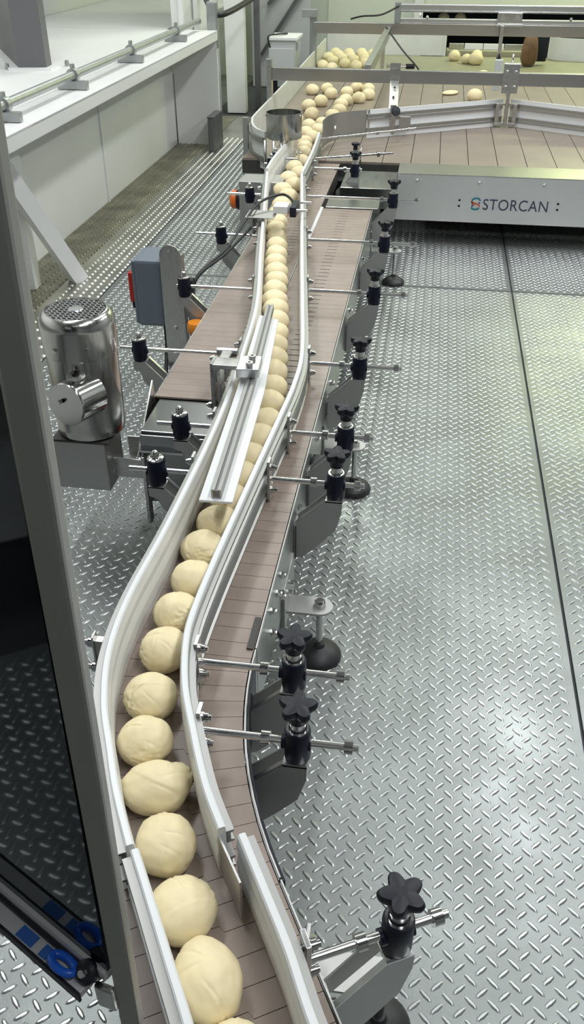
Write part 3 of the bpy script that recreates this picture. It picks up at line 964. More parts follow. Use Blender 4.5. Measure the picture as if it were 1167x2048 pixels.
# canister
cn = thing('steel_canister', 'open stainless cylinder canister standing above the left rail', 'canister', (-0.792, 4.97, 0.475))
MB().lathe([(0.0, 0.490), (0.094, 0.490), (0.097, 0.494), (0.097, 0.618), (0.093, 0.618), (0.093, 0.555), (0.0, 0.550)], (-0.797, 4.98, 0), n=40).build('shell', 'cyl', cn)
for t in (200, 340):
    MB().lathe([(0, 0.004), (0.005, 0.004), (0.006, 0)], (-0.797 + 0.097 * cos(radians(t)), 4.98 + 0.097 * sin(radians(t)), 0.605), (cos(radians(t)), sin(radians(t)), 0), 8).build('rivet', 'polish', cn)
for dx, dy in ((-0.05, -0.05), (0.0, -0.06), (0.04, -0.05)):
    MB().cyl((-0.84 + dx, 4.95 + dy, 0.30), (-0.84 + dx, 4.95 + dy, 0.49), 0.008, 8).build('support_rod', 'steel', cn)
MB().box((-0.84, 4.90, 0.29), (0.16, 0.10, 0.012)).build('support_plate', 'matt', cn)
MB().box((-0.84, 4.90, 0.14), (0.05, 0.05, 0.29)).build('support_post', 'matt', cn)

# ------------------------------------------------------------------ motor and gearbox
mt = thing('gear_motor', 'stainless vertical gear motor left of the conveyors', 'motor', (-0.86, 2.0, 0))
MXc, MYc = -0.862, 2.0
MB().lathe([(0.0, 0.322), (0.072, 0.322), (0.090, 0.330), (0.0925, 0.345), (0.0925, 0.350), (0.0925, 0.57), (0.0925, 0.575), (0.0, 0.575)], (MXc, MYc, 0), n=48).build('motor_body', 'motor', mt)
fc = MB().lathe([(0.0945, 0.560), (0.0965, 0.562), (0.0965, 0.567), (0.0965, 0.635), (0.0965, 0.640), (0.093, 0.655), (0.084, 0.666), (0.078, 0.668), (0.076, 0.660), (0.0, 0.660)], (MXc, MYc, 0), n=48).build('fan_cover', 'motor', mt)
MB().lathe([(0.0, 0.6602), (0.075, 0.6602), (0.075, 0.6606), (0.0, 0.6606)], (MXc, MYc, 0), n=40).build('vent_recess', 'rubber', fc)
gr = MB()
for k in range(-5, 6):
    o = k * 0.0138
    hl = sqrt(max(0.075 ** 2 - o * o, 0.0001))
    gr.box((MXc + o, MYc, 0.6662), (0.0042, 2 * hl, 0.002))
    gr.box((MXc, MYc + o, 0.6662), (2 * hl, 0.0042, 0.002))
gr.build('vent_grille', 'alu', fc)
MB().lathe([(0, 0.004), (0.018, 0.003), (0.02, 0)], (MXc, MYc, 0.667), n=16).build('grille_hub', 'alu', fc)
for t in (250, 300):
    MB().lathe([(0, 0.006), (0.006, 0.006), (0.007, 0)], (MXc + 0.096 * cos(radians(t)), MYc + 0.096 * sin(radians(t)), 0.59), (cos(radians(t)), sin(radians(t)), 0), 8).build('screw', 'polish', mt)
# round conduit box facing the camera
dv = Vector((-0.30, -0.94, 0.12)).normalized()
c0 = Vector((-0.845, 1.890, 0.468))
cbx = MB()
cbx.lathe([(0.0, -0.05), (0.056, -0.05), (0.056, -0.045), (0.056, 0.040), (0.056, 0.045), (0.054, 0.048), (0.050, 0.048), (0.0, 0.048)], c0, dv, 36)
cbx = cbx.build('conduit_box', 'polish', mt)
MB().lathe([(0.0, 0.010), (0.005, 0.010), (0.006, 0.0)], c0 + dv * 0.048 + Vector((-0.012, 0, 0.008)), dv, 8).build('screw', 'polish', cbx)
MB().lathe([(0.010, 0.0), (0.024, 0.0), (0.024, 0.01), (0.010, 0.012)], c0 + Vector((0.0, 0.01, 0.052)), (0.05, -0.1, 1), 18).build('cable_port', 'steel', cbx)
gx = MB().box((-0.878, 1.985, 0.243), (0.150, 0.13, 0.150), ch=0.004).build('gearbox', 'matt', mt)
MB().box((-0.872, 1.99, 0.320), (0.16, 0.14, 0.006)).build('flange', 'dark', gx)
# U channel and triangular gusset that tie the gearbox to the conveyor
ch = MB()
ch.box((-0.760, 1.965, 0.222), (0.080, 0.006, 0.060), ch=0.002)
ch.box((-0.760, 2.09, 0.222), (0.080, 0.006, 0.060), ch=0.002)
ch.box((-0.760, 2.03, 0.193), (0.080, 0.125, 0.005))
ch.build('mount_channel', 'steel', mt)
MB().prism([(1.97, 0.255), (2.18, 0.255), (2.165, 0.345), (2.16, 0.40)], -0.734, -0.730, 'x').build('gusset', 'steel', mt)
for y in (2.0, 2.06):
    MB().lathe([(0, 0.016), (0.008, 0.016), (0.008, 0.008), (0.013, 0.006), (0.013, 0)], (-0.757, y, 0.196), n=10).build('bolt', 'polish', mt)
MB().box((-0.728, 2.045, 0.275), (0.006, 0.08, 0.06), ch=0.001).build('red_patch', 'red', mt, label='red patch on the gusset')  # small red plate against the gusset

# ------------------------------------------------------------------ enclosure on its post
en = thing('switch_enclosure', 'blue-grey electrical enclosure with red switch on a steel post', 'enclosure', (-0.9, 2.95, 0))
MB().box((-0.957, 2.985, 0.365), (0.105, 0.165, 0.245), ch=0.010).build('housing', 'bluegrey', en)
MB().box((-1.014, 2.985, 0.365), (0.016, 0.155, 0.235), ch=0.005).build('door', 'bluegrey', en)
MB().box((-1.034, 2.955, 0.372), (0.030, 0.030, 0.110), ch=0.005).build('switch_handle', 'red', en, label='red switch handle')
MB().box((-1.030, 2.955, 0.308), (0.024, 0.028, 0.03), ch=0.004).build('switch_base', 'blackp', en)
n = 12
out = [(-0.038, 0.0)] + [(-0.038, 0.515)] + [(0.038 * cos(pi - pi * k / n), 0.515 + 0.038 * sin(pi - pi * k / n)) for k in range(1, n)] + [(0.038, 0.515), (0.038, 0.0)]
ps = MB()
ps.prism([(-0.868 + p[0], p[1]) for p in out], 2.885, 2.890, 'y')
ps.prism([(-0.868 + p[0], p[1]) for p in [(-0.038, 0.0), (-0.038, 0.515), (-0.033, 0.515), (-0.033, 0.0)]], 2.890, 2.93, 'y')
ps.prism([(-0.868 + p[0], p[1]) for p in [(0.033, 0.0), (0.033, 0.515), (0.038, 0.515), (0.038, 0.0)]], 2.890, 2.93, 'y')
ps.build('post', 'steelv', en)
for z in (0.53, 0.25):
    MB().lathe([(0, 0.008), (0.006, 0.008), (0.009, 0)], (-0.868, 2.885, z), (0, -1, 0), 8).build('bolt', 'polish', en)
MB().cyl((-0.825, 2.93, 0.405), (-0.80, 2.93, 0.405), 0.02, 14).build('cable_gland', 'blackp', en)
MB().tube(smooth_path([(-0.81, 2.93, 0.30), (-0.79, 2.90, 0.24), (-0.76, 2.85, 0.25)], 5), 0.005, 8).build('cable', 'white', en)
MB().tube(smooth_path([(-0.93, 2.96, 0.24), (-0.925, 2.94, 0.14), (-0.88, 2.7, 0.03), (-0.83, 2.4, 0.012), (-0.80, 2.3, 0.012)], 6), 0.008, 8).build('cable', 'cable', en)

# ------------------------------------------------------------------ accumulation table
TZ = 0.362
tbx0, tbx1, tby0, tby1 = -1.05, 1.72, 5.05, 9.45
at = thing('accumulation_table', 'wide brown accumulation table with lettered stainless front', 'table', (0.3, 7, 0))
wst = 0.158
x = tbx0
while x < tbx1 - 0.02:
    MB().box((x + wst / 2, (tby0 + 8.15) / 2, TZ - 0.006), (wst - 0.004, 8.15 - tby0, 0.012)).build('belt_strip', 'beltw', at)
    x += wst
MB().box(((tbx0 + tbx1) / 2, 8.20, TZ - 0.004), (tbx1 - tbx0, 0.07, 0.02), ch=0.004).build('transfer_bar', 'galv', at)
MB().box(((tbx0 + tbx1) / 2, 8.85, TZ - 0.006), (tbx1 - tbx0, 1.22, 0.012)).build('infeed_belt', 'beltb', at)
MB().box(((tbx0 + tbx1) / 2, (tby0 + tby1) / 2, 0.315), (tbx1 - tbx0, tby1 - tby0, 0.07)).build('bed', 'dark', at)
fpn = MB().box((0.795, 4.795, 0.250), (1.91, 0.010, 0.240), ch=0.002).build('front_panel', 'panel', at)
MB().box((0.795, 4.905, 0.367), (1.91, 0.23, 0.008), ch=0.002).build('front_ledge', 'steelx', at)
MB().box((0.795, 5.03, 0.33), (1.91, 0.012, 0.07)).build('ledge_back', 'steel', at)
MB().box((-0.300, 4.72, 0.30), (0.28, 0.36, 0.10), ch=0.004).build('side_housing', 'enddark', at)
MB().box((-0.62, 5.10, 0.30), (0.86, 0.06, 0.10)).build('nose_bar', 'matt', at)
for x, y in ((-0.10, 5.3), (1.6, 5.3), (-0.95, 9.2), (1.6, 9.2), (-0.95, 6.4)):
    lg = MB().box((x, y, 0.15), (0.06, 0.06, 0.27)).build('leg', 'steel', at)
    MB().lathe([(0, 0.03), (0.03, 0.025), (0.05, 0.0), (0, 0)], (x, y, 0), n=16).build('foot_pad', 'rubber', lg)
for x in (-0.055, 0.27, 0.60, 1.0, 1.4):
    MB().lathe([(0, 0.008), (0.007, 0.008), (0.010, 0.0)], (x, 4.79, 0.335), (0, -1, 0), 10).build('bolt', 'polish', fpn)
for x in (0.175, 0.685):
    for z in (0.245, 0.215):
        MB().lathe([(0, 0.003), (0.006, 0.003), (0.006, 0.0)], (x, 4.79, z), (0, -1, 0), 10).build('hole_plug', 'blackp', fpn)
# lettering
cu = bpy.data.curves.new('lettering', 'FONT')
cu.body = 'STORCAN'
cu.size = 0.083
cu.extrude = 0.0008
cu.space_character = 1.06
to = bpy.data.objects.new('lettering', cu)
COL.objects.link(to)
bpy.context.view_layer.update()
dg = bpy.context.evaluated_depsgraph_get()
me = bpy.data.meshes.new_from_object(to.evaluated_get(dg))
bpy.data.objects.remove(to)
xs = [v.co.x for v in me.vertices]
ysv = [v.co.y for v in me.vertices]
kx, kz = 0.335 / (max(xs) - min(xs)), 0.056 / (max(ysv) - min(ysv))
for v in me.vertices:
    v.co = Vector(((v.co.x - min(xs)) * kx + 0.300, 4.7885 - v.co.z, (v.co.y - min(ysv)) * kz + 0.2))
o3 = W[at.name]
for v in me.vertices:
    v.co -= Vector(o3)
me.materials.append(M['ink'])
lt = bpy.data.objects.new('lettering', me)
COL.objects.link(lt)
lt.parent = fpn


def stroke(pts, wdt, name, m):
    """Flat raised stroke on the front panel through (x, z) points."""
    mb = MB()
    P = smooth_path(pts, 6)
    L, R = [], []
    for i, p in enumerate(P):
        a, b = P[max(i - 1, 0)], P[min(i + 1, len(P) - 1)]
        dx, dz = b[0] - a[0], b[1] - a[1]
        l = hypot(dx, dz)
        nx, nz = -dz / l * wdt / 2, dx / l * wdt / 2
        L.append((p[0] + nx, p[1] + nz))
        R.append((p[0] - nx, p[1] - nz))
    vs = [(p[0], 4.7885, p[1]) for p in L] + [(p[0], 4.7885, p[1]) for p in R]
    n = len(L)
    mb.add(vs, [(i, i + 1, n + i + 1, n + i) for i in range(n - 1)])
    mb.build(name, m, fpn)


ex, ez = 0.262, 0.229
stroke([(ex + 0.022, ez + 0.016), (ex + 0.012, ez + 0.027), (ex - 0.010, ez + 0.027), (ex - 0.022, ez + 0.017)], 0.009, 'emblem_stroke', 'inkteal')
stroke([(ex - 0.022, ez + 0.015), (ex - 0.018, ez + 0.005), (ex + 0.000, ez + 0.001), (ex + 0.016, ez - 0.006), (ex + 0.021, ez - 0.016)], 0.009, 'emblem_stroke', 'inkred')
stroke([(ex - 0.022, ez + 0.012), (ex - 0.018, ez + 0.0), (ex - 0.004, ez - 0.006)], 0.006, 'emblem_stroke', 'inkred')
stroke([(ex + 0.019, ez - 0.020), (ex + 0.010, ez - 0.028), (ex - 0.012, ez - 0.028), (ex - 0.022, ez - 0.018)], 0.009, 'emblem_stroke', 'inkteal')
stroke([(ex + 0.014, ez + 0.006), (ex + 0.022, ez + 0.004)], 0.008, 'emblem_stroke', 'inkblue')
stroke([(ex - 0.022, ez - 0.010), (ex - 0.012, ez - 0.011)], 0.008, 'emblem_stroke', 'inkblue')

# chevron guards across the table
for nm, (xa, ya), (xb, yb), e in (('left arm of the white V-shaped guard on the wide table', (-0.40, 5.66), (0.43, 6.17), 0), ('right arm of the white V-shaped guard on the wide table', (0.485, 6.17), (1.65, 5.52), 1)):
    g = thing('table_guard', nm, 'guide rail', ((xa + xb) / 2, (ya + yb) / 2, TZ), 'white guards on the wide table')
    pth = [(xa + (xb - xa) * k / 6, ya + (yb - ya) * k / 6) for k in range(7)]
    MB().sweep(pth, [(-0.006, TZ + 0.012), (0.006, TZ + 0.012), (0.006, 0.522), (-0.006, 0.522)]).build('plastic_strip', 'white', g)
    for zc in (0.485, 0.408):
        MB().sweep(pth, [(0.006, zc - 0.014), (0.020, zc - 0.014), (0.020, zc - 0.009), (0.012, zc - 0.007), (0.012, zc + 0.007), (0.020, zc + 0.009), (0.020, zc + 0.014), (0.006, zc + 0.014)]).build('steel_channel', 'matt', g)
    MB().sweep(pth, [(0.006, TZ + 0.002), (0.013, TZ + 0.002), (0.013, TZ + 0.03), (0.006, TZ + 0.03)]).build('lower_strip', 'white', g)
# steel deflector at the lane mouth
df = thing('steel_deflector', 'curved grey steel deflector at the lane mouth', 'deflector', (-0.5, 5.5, TZ))
MB().sweep(smooth_path([(-0.632, 5.30), (-0.622, 5.42), (-0.590, 5.52), (-0.53, 5.59), (-0.46, 5.635), (-0.385, 5.675)], 6), [(0.008, TZ + 0.012), (0.012, TZ + 0.012), (0.012, 0.523), (0.008, 0.523)]).build('sheet', 'matt', df)
MB().cyl((-0.635, 5.22, 0.44), (-0.10, 5.60, 0.44), 0.007, 10).build('rod', 'polish', df)
for k in (0.2, 0.6, 0.92):
    p = Vector((-0.635, 5.22, 0.44)).lerp(Vector((-0.10, 5.60, 0.44)), k)
    MB().lathe([(0.007, -0.007), (0.014, -0.007), (0.014, 0.007), (0.007, 0.007)], p, (0.535, 0.38, 0), 12).build('collar', 'polish', df)
MB().cyl((-0.55, 5.28, 0.44), (-0.55, 5.28, 0.50), 0.006, 8).build('stud', 'steel', df)
sk = thing('small_clamp', 'small black thumb-knob clamp with rod lying over the table edge', 'clamp', (-0.40, 4.98, 0.37))
MB().cyl((-0.615, 4.83, 0.42), (-0.20, 5.02, 0.42), 0.0055, 10).build('rod', 'polish', sk)
MB().lathe([(0.006, -0.007), (0.014, -0.007), (0.014, 0.007), (0.006, 0.007)], (-0.28, 4.983, 0.42), (0.91, 0.41, 0), 12).build('collar', 'polish', sk)
MB().cyl((-0.40, 4.93, 0.372), (-0.40, 4.93, 0.45), 0.014, 12).build('clamp_body', 'steel', sk)
MB().lathe([(0, 0.0), (0.012, 0.0), (0.012, 0.02), (0.022, 0.024), (0.022, 0.034), (0.0, 0.036)], (-0.40, 4.93, 0.45), n=10).build('thumb_knob', 'blackp', sk)
MB().cyl((-0.372, 4.94, 0.372), (-0.372, 4.94, 0.46), 0.004, 8).build('pin', 'polish', sk)

# tall white guard on the left of the table and its steel channels
lg = thing('table_guard', 'tall white guard along the left edge of the wide table', 'guide rail', (-1.05, 7, TZ), 'white guards on the wide table')
gp = smooth_path([(-1.085, 9.35), (-1.062, 7.6), (-1.056, 6.2), (-1.055, 5.50), (-1.040, 5.33), (-1.005, 5.18), (-0.96, 5.08), (-0.905, 5.01)], 6)
MB().sweep(gp, [(-0.006, TZ - 0.05), (0.006, TZ - 0.05), (0.006, 0.51), (-0.006, 0.51)]).build('plastic_strip', 'trans', lg)
cpth = [p for p in gp if p[1] < 6.0]
for zc in (0.465, 0.365):
    MB().sweep(cpth, [(0.006, zc - 0.013), (0.020, zc - 0.013), (0.020, zc + 0.013), (0.006, zc + 0.013)]).build('steel_channel', 'channel', lg)
MB().box((-1.082, 5.34, 0.40), (0.03, 0.03, 0.24)).build('upright', 'matt', lg)
bgd = thing('table_guard', 'white guard behind the dough pile at the back of the table', 'guide rail', (-0.8, 9.42, TZ), 'white guards on the wide table')
MB().sweep([(-1.08, 9.44), (-0.5, 9.46), (0.02, 9.46), (0.06, 9.43)], [(-0.006, TZ + 0.004), (0.006, TZ + 0.004), (0.006, 0.555), (-0.006, 0.555)]).build('plastic_strip', 'trans', bgd)
MB().box((-0.5, 9.50, 0.42), (0.9, 0.05, 0.10)).build('backing_bar', 'matt', bgd)
bg2 = thing('table_guard', 'rounded white guard at the far right behind the crossbar', 'guide rail', (1.3, 9.3, TZ), 'white guards on the wide table')
MB().sweep(smooth_path([(1.02, 9.42), (1.10, 9.30), (1.30, 9.25), (1.68, 9.22)], 5), [(-0.006, TZ + 0.004), (0.006, TZ + 0.004), (0.006, 0.55), (-0.006, 0.55)]).build('plastic_strip', 'trans', bg2)

# crossbars over the table
fr = thing('table_gantry', 'steel frame of crossbars over the wide table', 'frame', (0.3, 6.1, 0))
f1 = MB().box((0.33, 6.11, 0.645), (2.76, 0.045, 0.075), ch=0.003).build('crossbar', 'steelx', fr)
MB().box((0.24, 8.40, 0.690), (2.64, 0.05, 0.085), ch=0.003).build('crossbar', 'steelx', fr)
MB().box((-0.44, 7.25, 0.672), (0.045, 2.25, 0.07), ch=0.003).build('side_beam', 'steel', fr)
MB().box((-1.07, 6.11, 0.366), (0.034, 0.05, 0.73), ch=0.003).build('post', 'steel', fr)
MB().box((-1.085, 8.42, 0.40), (0.06, 0.06, 0.80), ch=0.003).build('post', 'galv', fr)
MB().box((-1.11, 8.36, 0.80), (0.13, 0.07, 0.06), ch=0.004).build('post_bracket', 'galv', fr)
MB().box((1.69, 6.11, 0.366), (0.06, 0.06, 0.73), ch=0.003).build('post', 'steel', fr)
MB().box((1.54, 8.42, 0.40), (0.06, 0.06, 0.80), ch=0.003).build('post', 'steel', fr)
# hanging arm with two pieces at the left bend of the chevron
ha = thing('crossbar_bracket', 'two-piece steel arm hanging from the crossbar beside the deflector', 'bracket', (-0.25, 6.0, 0.38))
MB().box((-0.262, 6.084, 0.665), (0.066, 0.006, 0.12), ch=0.001).build('hook_plate', 'steel', ha)
MB().box((-0.262, 6.10, 0.694), (0.066, 0.07, 0.006), ch=0.001).build('hook_top', 'steel', ha)
aa, bb = Vector((-0.262, 6.075, 0.62)), Vector((-0.245, 5.745, 0.50))
d = bb - aa
MB().box((0, 0, d.length / 2), (0.055, 0.012, d.length), mtx=Matrix.Translation(aa) @ d.to_track_quat('Z', 'Y').to_matrix().to_4x4()).build('sloped_link', 'matt', ha)
MB().box((-0.245, 5.74, 0.46), (0.035, 0.012, 0.16), ch=0.002).build('lower_link', 'steel', ha)
MB().lathe([(0, 0), (0.012, 0), (0.012, 0.016), (0.028, 0.02), (0.028, 0.032), (0, 0.034)], (-0.24, 5.73, 0.50), (0.5, -0.7, 0.4), 10).build('thumb_knob', 'blackp', ha)
MB().box((-0.17, 5.735, 0.445), (0.07, 0.02, 0.07), ch=0.004).build('adjuster', 'matt', ha)
for z in (0.56, 0.60):
    MB().lathe([(0, 0.006), (0.007, 0.006), (0.008, 0)], (-0.255, 5.88 + (z - .56) * 2.4, z), (0, -1, 0.3), 8).build('bolt', 'polish', ha)
# plate and rod hanging at the chevron apex
ap = thing('hanging_clamp', 'bolted steel clamp plate hanging from the crossbar at the guard apex', 'bracket', (0.45, 6.08, 0.37))
MB().box((0.455, 6.078, 0.650), (0.098, 0.010, 0.165), ch=0.002).build('clamp_plate', 'steel', ap)
MB().box((0.455, 6.10, 0.732), (0.098, 0.055, 0.008), ch=0.002).build('top_plate', 'polish', ap)
for dx in (-0.027, 0.027):
    for z in (0.69, 0.605):
        MB().lathe([(0, 0.008), (0.006, 0.008), (0.010, 0.004), (0.010, 0)], (0.455 + dx, 6.073, z), (0, -1, 0), 10).build('bolt', 'steel', ap)
MB().cyl((0.455, 6.10, 0.37), (0.455, 6.10, 0.60), 0.012, 12).build('rod', 'steel', ap)
MB().cyl((0.455, 6.10, 0.735), (0.455, 6.10, 0.785), 0.006, 8).build('stud', 'steel', ap)
hw = MB()
for dx in (-0.055, 0.055):
    hw.box((0.455 + dx, 6.115, 0.445), (0.024, 0.014, 0.115), ch=0.002)
hw.box((0.455, 6.115, 0.382), (0.134, 0.016, 0.016), ch=0.002)
hw.box((0.455, 6.115, 0.50), (0.134, 0.012, 0.014), ch=0.002)
hw.build('hanger_yoke', 'steel', ap)
MB().box((0.395, 6.45, 0.62), (0.05, 0.05, 0.18), ch=0.003).build('rear_link', 'greybox', ap)

# linear actuator on the second crossbar
ac = thing('linear_actuator', 'long silver linear actuator with carriage on the far crossbar', 'actuator', (0.4, 8.4, 0.73))
MB().box((0.45, 8.42, 0.845), (1.60, 0.05, 0.056), ch=0.006).build('upper_rail', 'alu', ac)
MB().box((0.45, 8.385, 0.822), (1.60, 0.02, 0.012), ch=0.002).build('rail_lip', 'steel', ac)
MB().box((0.45, 8.42, 0.752), (1.60, 0.05, 0.032), ch=0.004).build('lower_rail', 'alu', ac)
MB().box((-0.37, 8.42, 0.81), (0.05, 0.10, 0.16), ch=0.006).build('end_block', 'galv', ac)
MB().box((0.555, 8.36, 0.785), (0.20, 0.07, 0.085), ch=0.006).build('carriage', 'steel', ac)
for dx in (-0.06, 0.06):
    MB().cyl((0.555 + dx, 8.32, 0.785), (0.555 + dx, 8.34, 0.785), 0.022, 14).build('carriage_wheel', 'matt', ac)
MB().box((0.555, 8.31, 0.735), (0.21, 0.03, 0.016), ch=0.002).build('carriage_plate', 'alu', ac)
MB().box((0.50, 8.30, 0.585), (0.03, 0.03, 0.30), ch=0.003).build('pusher_arm', 'steel', ac)
MB().lathe([(0, 0.14), (0.012, 0.14), (0.022, 0.06), (0.024, 0.0), (0, 0)], (0.50, 8.30, 0.42), n=12).build('pusher_boot', 'blackp', ac)
for x, z in ((-0.18, 0.79), (-0.12, 0.775), (1.05, 0.775)):
    MB().lathe([(0, 0.02), (0.010, 0.02), (0.013, 0)], (x, 8.39, z), (0, -1, 0.6), 8).build('fitting', 'steel', ac)
MB().tube(smooth_path([(-0.36, 8.36, 0.86), (-0.50, 8.30, 0.80), (-0.66, 8.32, 0.785), (-0.76, 8.36, 0.76)], 5), 0.007, 8).build('cable', 'cable', ac)
MB().tube(smooth_path([(-0.45, 8.20, 0.72), (-0.30, 8.0, 0.58), (-0.16, 7.9, 0.46), (-0.15, 7.95, 0.40)], 5), 0.007, 8).build('cable', 'cable', ac)
ss = thing('side_sensor', 'short steel sensor rod under the side beam of the gantry', 'sensor', (-0.35, 7.9, 0.45))
MB().cyl((-0.42, 8.0, 0.455), (-0.20, 8.02, 0.455), 0.010, 10).build('rod', 'polish', ss)
MB().cyl((-0.26, 8.01, 0.455), (-0.19, 8.02, 0.455), 0.020, 12).build('sensor_head', 'blackp', ss)
MB().box((-0.455, 8.0, 0.54), (0.03, 0.08, 0.20), ch=0.004).build('bracket', 'steel', ss)
# brown flap at the infeed
bgf = thing('brown_flap', 'hanging brown leathery flap beneath the far crossbar', 'flap', (0.85, 8.9, TZ))
MB().lathe([(0.0, 0.37), (0.05, 0.37), (0.075, 0.42), (0.070, 0.50), (0.058, 0.58), (0.045, 0.60), (0.0, 0.60)], (0.80, 8.9, 0), n=14).build('flap', 'brownbag', bgf)
MB().box((0.86, 9.0, 0.50), (0.20, 0.04, 0.22), ch=0.01).build('holder', 'blackp', bgf)

# background line beyond the opening
bk = thing('feed_conveyor', 'blue-belted feed conveyor in the dark opening at the back', 'conveyor', (0.6, 10.9, 0))
MB().box((0.75, 10.95, 0.50), (1.9, 0.5, 0.05), ch=0.004).build('belt', 'bluebelt', bk)
MB().box((0.75, 10.68, 0.50), (1.9, 0.03, 0.09), ch=0.003).build('side_frame', 'blackp', bk)
for x in (-0.1, 1.6):
    MB().box((x, 10.95, 0.24), (0.06, 0.4, 0.48)).build('leg', 'steel', bk)
hl = thing('threshold_bar', 'white and dark striped bar below the far crossbar', 'bar', (0.45, 9.62, 0.36))
for k, (xa, xb, m) in enumerate(((0.09, 0.24, 'steel'), (0.24, 0.42, 'white'), (0.42, 0.62, 'white'), (0.62, 0.88, 'steel'), (0.88, 0.98, 'white'))):
    MB().box(((xa + xb) / 2, 9.62, 0.432), (xb - xa - 0.006, 0.03, 0.05), ch=0.003).build('segment', m, hl)
MB().box((0.53, 9.60, 0.203), (0.92, 0.24, 0.406)).build('sill', 'beltb', hl)

# ------------------------------------------------------------------ dough balls


def dough(name, label, x, y, z, rx, ry, rz_, ang, seed, group, nub=None, seam=None, seg=(28, 18), flat=0.80, half=False):
    """Lumpy dough ball resting on z; rx, ry plan radii, rz_ half height."""
    random.seed(seed)
    off = Vector((random.uniform(-50, 50), random.uniform(-50, 50), random.uniform(-50, 50)))
    ns, nr = seg
    vs, fs = [], []
    sa = random.uniform(0, 2 * pi) if seam is None else seam
    sd = Vector((cos(sa), sin(sa), random.uniform(-0.2, 0.6))).normalized()
    sd2 = Vector((cos(sa + 2.1), sin(sa + 2.1), random.uniform(-0.5, 0.2))).normalized()
    fine = seg[0] >= 60
    creases = []
    for q in range(3):
        a1, a2 = random.uniform(0, 2 * pi), random.uniform(-0.3, 0.5)
        n1 = Vector((cos(a1), sin(a1), a2)).normalized()
        creases.append((n1, random.uniform(0.2, 0.6), Vector((cos(a1 + 1.6), sin(a1 + 1.6), 0))))
    dv = [Vector((0, 0, 1))]
    for k in range(1, nr):
        th = pi * k / nr
        for i in range(ns):
            ph = 2 * pi * i / ns
            dv.append(Vector((sin(th) * cos(ph), sin(th) * sin(ph), cos(th))))
    dv.append(Vector((0, 0, -1)))
    for u in dv:
        r = 1.0 + 0.055 * noise.noise(u * 1.3 + off) + 0.022 * noise.noise(u * 3.4 + off)
        t = u.dot(sd)
        if t > 0.25:                                   # a fold: one cap stands slightly proud
            r += 0.026 * min(1, (t - 0.25) * 22)
        w = u.dot(sd2)
        if w > 0.55:                                   # crinkled skin near the closing pinch
            r += 0.060 * noise.noise(u * 8 + off) * min(1, (w - 0.55) * 4)
        if nub:
            nd = Vector((cos(nub), sin(nub), 0.15)).normalized()
            q = u.dot(nd)
            if q > 0.86:
                r += 0.20 * ((q - 0.86) / 0.14) ** 0.8 * (1 + 0.5 * noise.noise(u * 14 + off))
        if fine and u.z > -0.55:                       # narrow skin creases
            for cd, c0_, side in creases:
                e = u.dot(cd) - c0_
                if u.dot(side) > -0.1:
                    r -= 0.030 * math.exp(-(e / 0.030) ** 2) * min(1, (u.dot(side) + 0.1) * 3)
                    r += 0.012 * math.exp(-((e - 0.06) / 0.05) ** 2) * min(1, (u.dot(side) + 0.1) * 3)
            if w > 0.4:
                r += 0.022 * noise.noise(u * 17 + off) * min(1, (w - 0.4) * 4)
        p = u * r
        if p.z < -flat:
            p.z = -flat - (p.z + flat) * 0.05
        vs.append(p)
    fs = [(0, 1 + i, 1 + (i + 1) % ns) for i in range(ns)]
    for k in range(nr - 2):
        a = 1 + k * ns
        for i in range(ns):
            fs.append((a + i, a + ns + i, a + ns + (i + 1) % ns, a + (i + 1) % ns))
    a = 1 + (nr - 2) * ns
    fs += [(a + i, len(vs) - 1, a + (i + 1) % ns) for i in range(ns)]
    R = Matrix.Rotation(ang, 3, 'Z')
    zmin = min(v.z for v in vs)
    out = []
    for v in vs:
        p = R @ Vector((v.x * rx, v.y * ry, 0))
        out.append((p.x, p.y, (v.z - zmin) * rz_))
    me = bpy.data.meshes.new(name)
    me.from_pydata(out, [], fs)
    me.polygons.foreach_set('use_smooth', [True] * len(fs))
    me.materials.append(M['dough'])
    o = bpy.data.objects.new(name, me)
    o.location = (x, y, z)
    COL.objects.link(o)
    return tag(o, label, 'dough', group)


GL = 'dough balls in the single-file lane'
# x, y, plan radii along/across, turn, extra
lane = [(-0.138, 0.452, .043, .043, 0, 'partly cut off'), (-0.190, 0.540, .040, .052, 30, 'tall egg shape'), (-0.247, 0.628, .044, .044, 0, 'large and round with a crease'),
        (-0.297, 0.722, .042, .045, 20, 'smooth with a flattened right side'), (-0.339, 0.815, .051, .041, 8, 'lemon shape with a torn nub'), (-0.380, 0.903, .043, .042, 0, 'round'),
        (-0.399, 0.998, .043, .044, 0, 'wrinkled with a fold on top'), (-0.407, 1.115, .043, .045, 10, 'smooth, beside the rail bend'), (-0.409, 1.218, .043, .044, 0, 'round'),
        (-0.404, 1.322, .042, .045, 0, 'round'), (-0.405, 1.425, .047, .043, -25, 'wide oval'), (-0.398, 1.525, .046, .043, 0, 'half under the hold-down plate')]
for i, (x, y, a, b, t, ex_) in enumerate(lane):
    dough('dough_ball', '%s dough ball from the front in the lane, %s' % (ordinal(i), ex_), x, y, HB, a * 1.06, b * 1.06, 0.038, radians(t), 11 + i, GL,
          nub=radians(35) if i == 4 else None, seg=(80, 54))
far = [(-0.388, 1.620), (-0.383, 1.716), (-0.380, 1.812), (-0.378, 1.908), (-0.378, 2.004), (-0.383, 2.100), (-0.394, 2.196), (-0.404, 2.300), (-0.418, 2.400), (-0.432, 2.495), (-0.449, 2.590), (-0.463, 2.690),
       (-0.478, 2.785), (-0.494, 2.880), (-0.510, 2.975), (-0.525, 3.070), (-0.541, 3.168), (-0.557, 3.265), (-0.572, 3.362), (-0.590, 3.470), (-0.605, 3.57), (-0.622, 3.675), (-0.638, 3.785), (-0.655, 3.92), (-0.665, 4.06)]
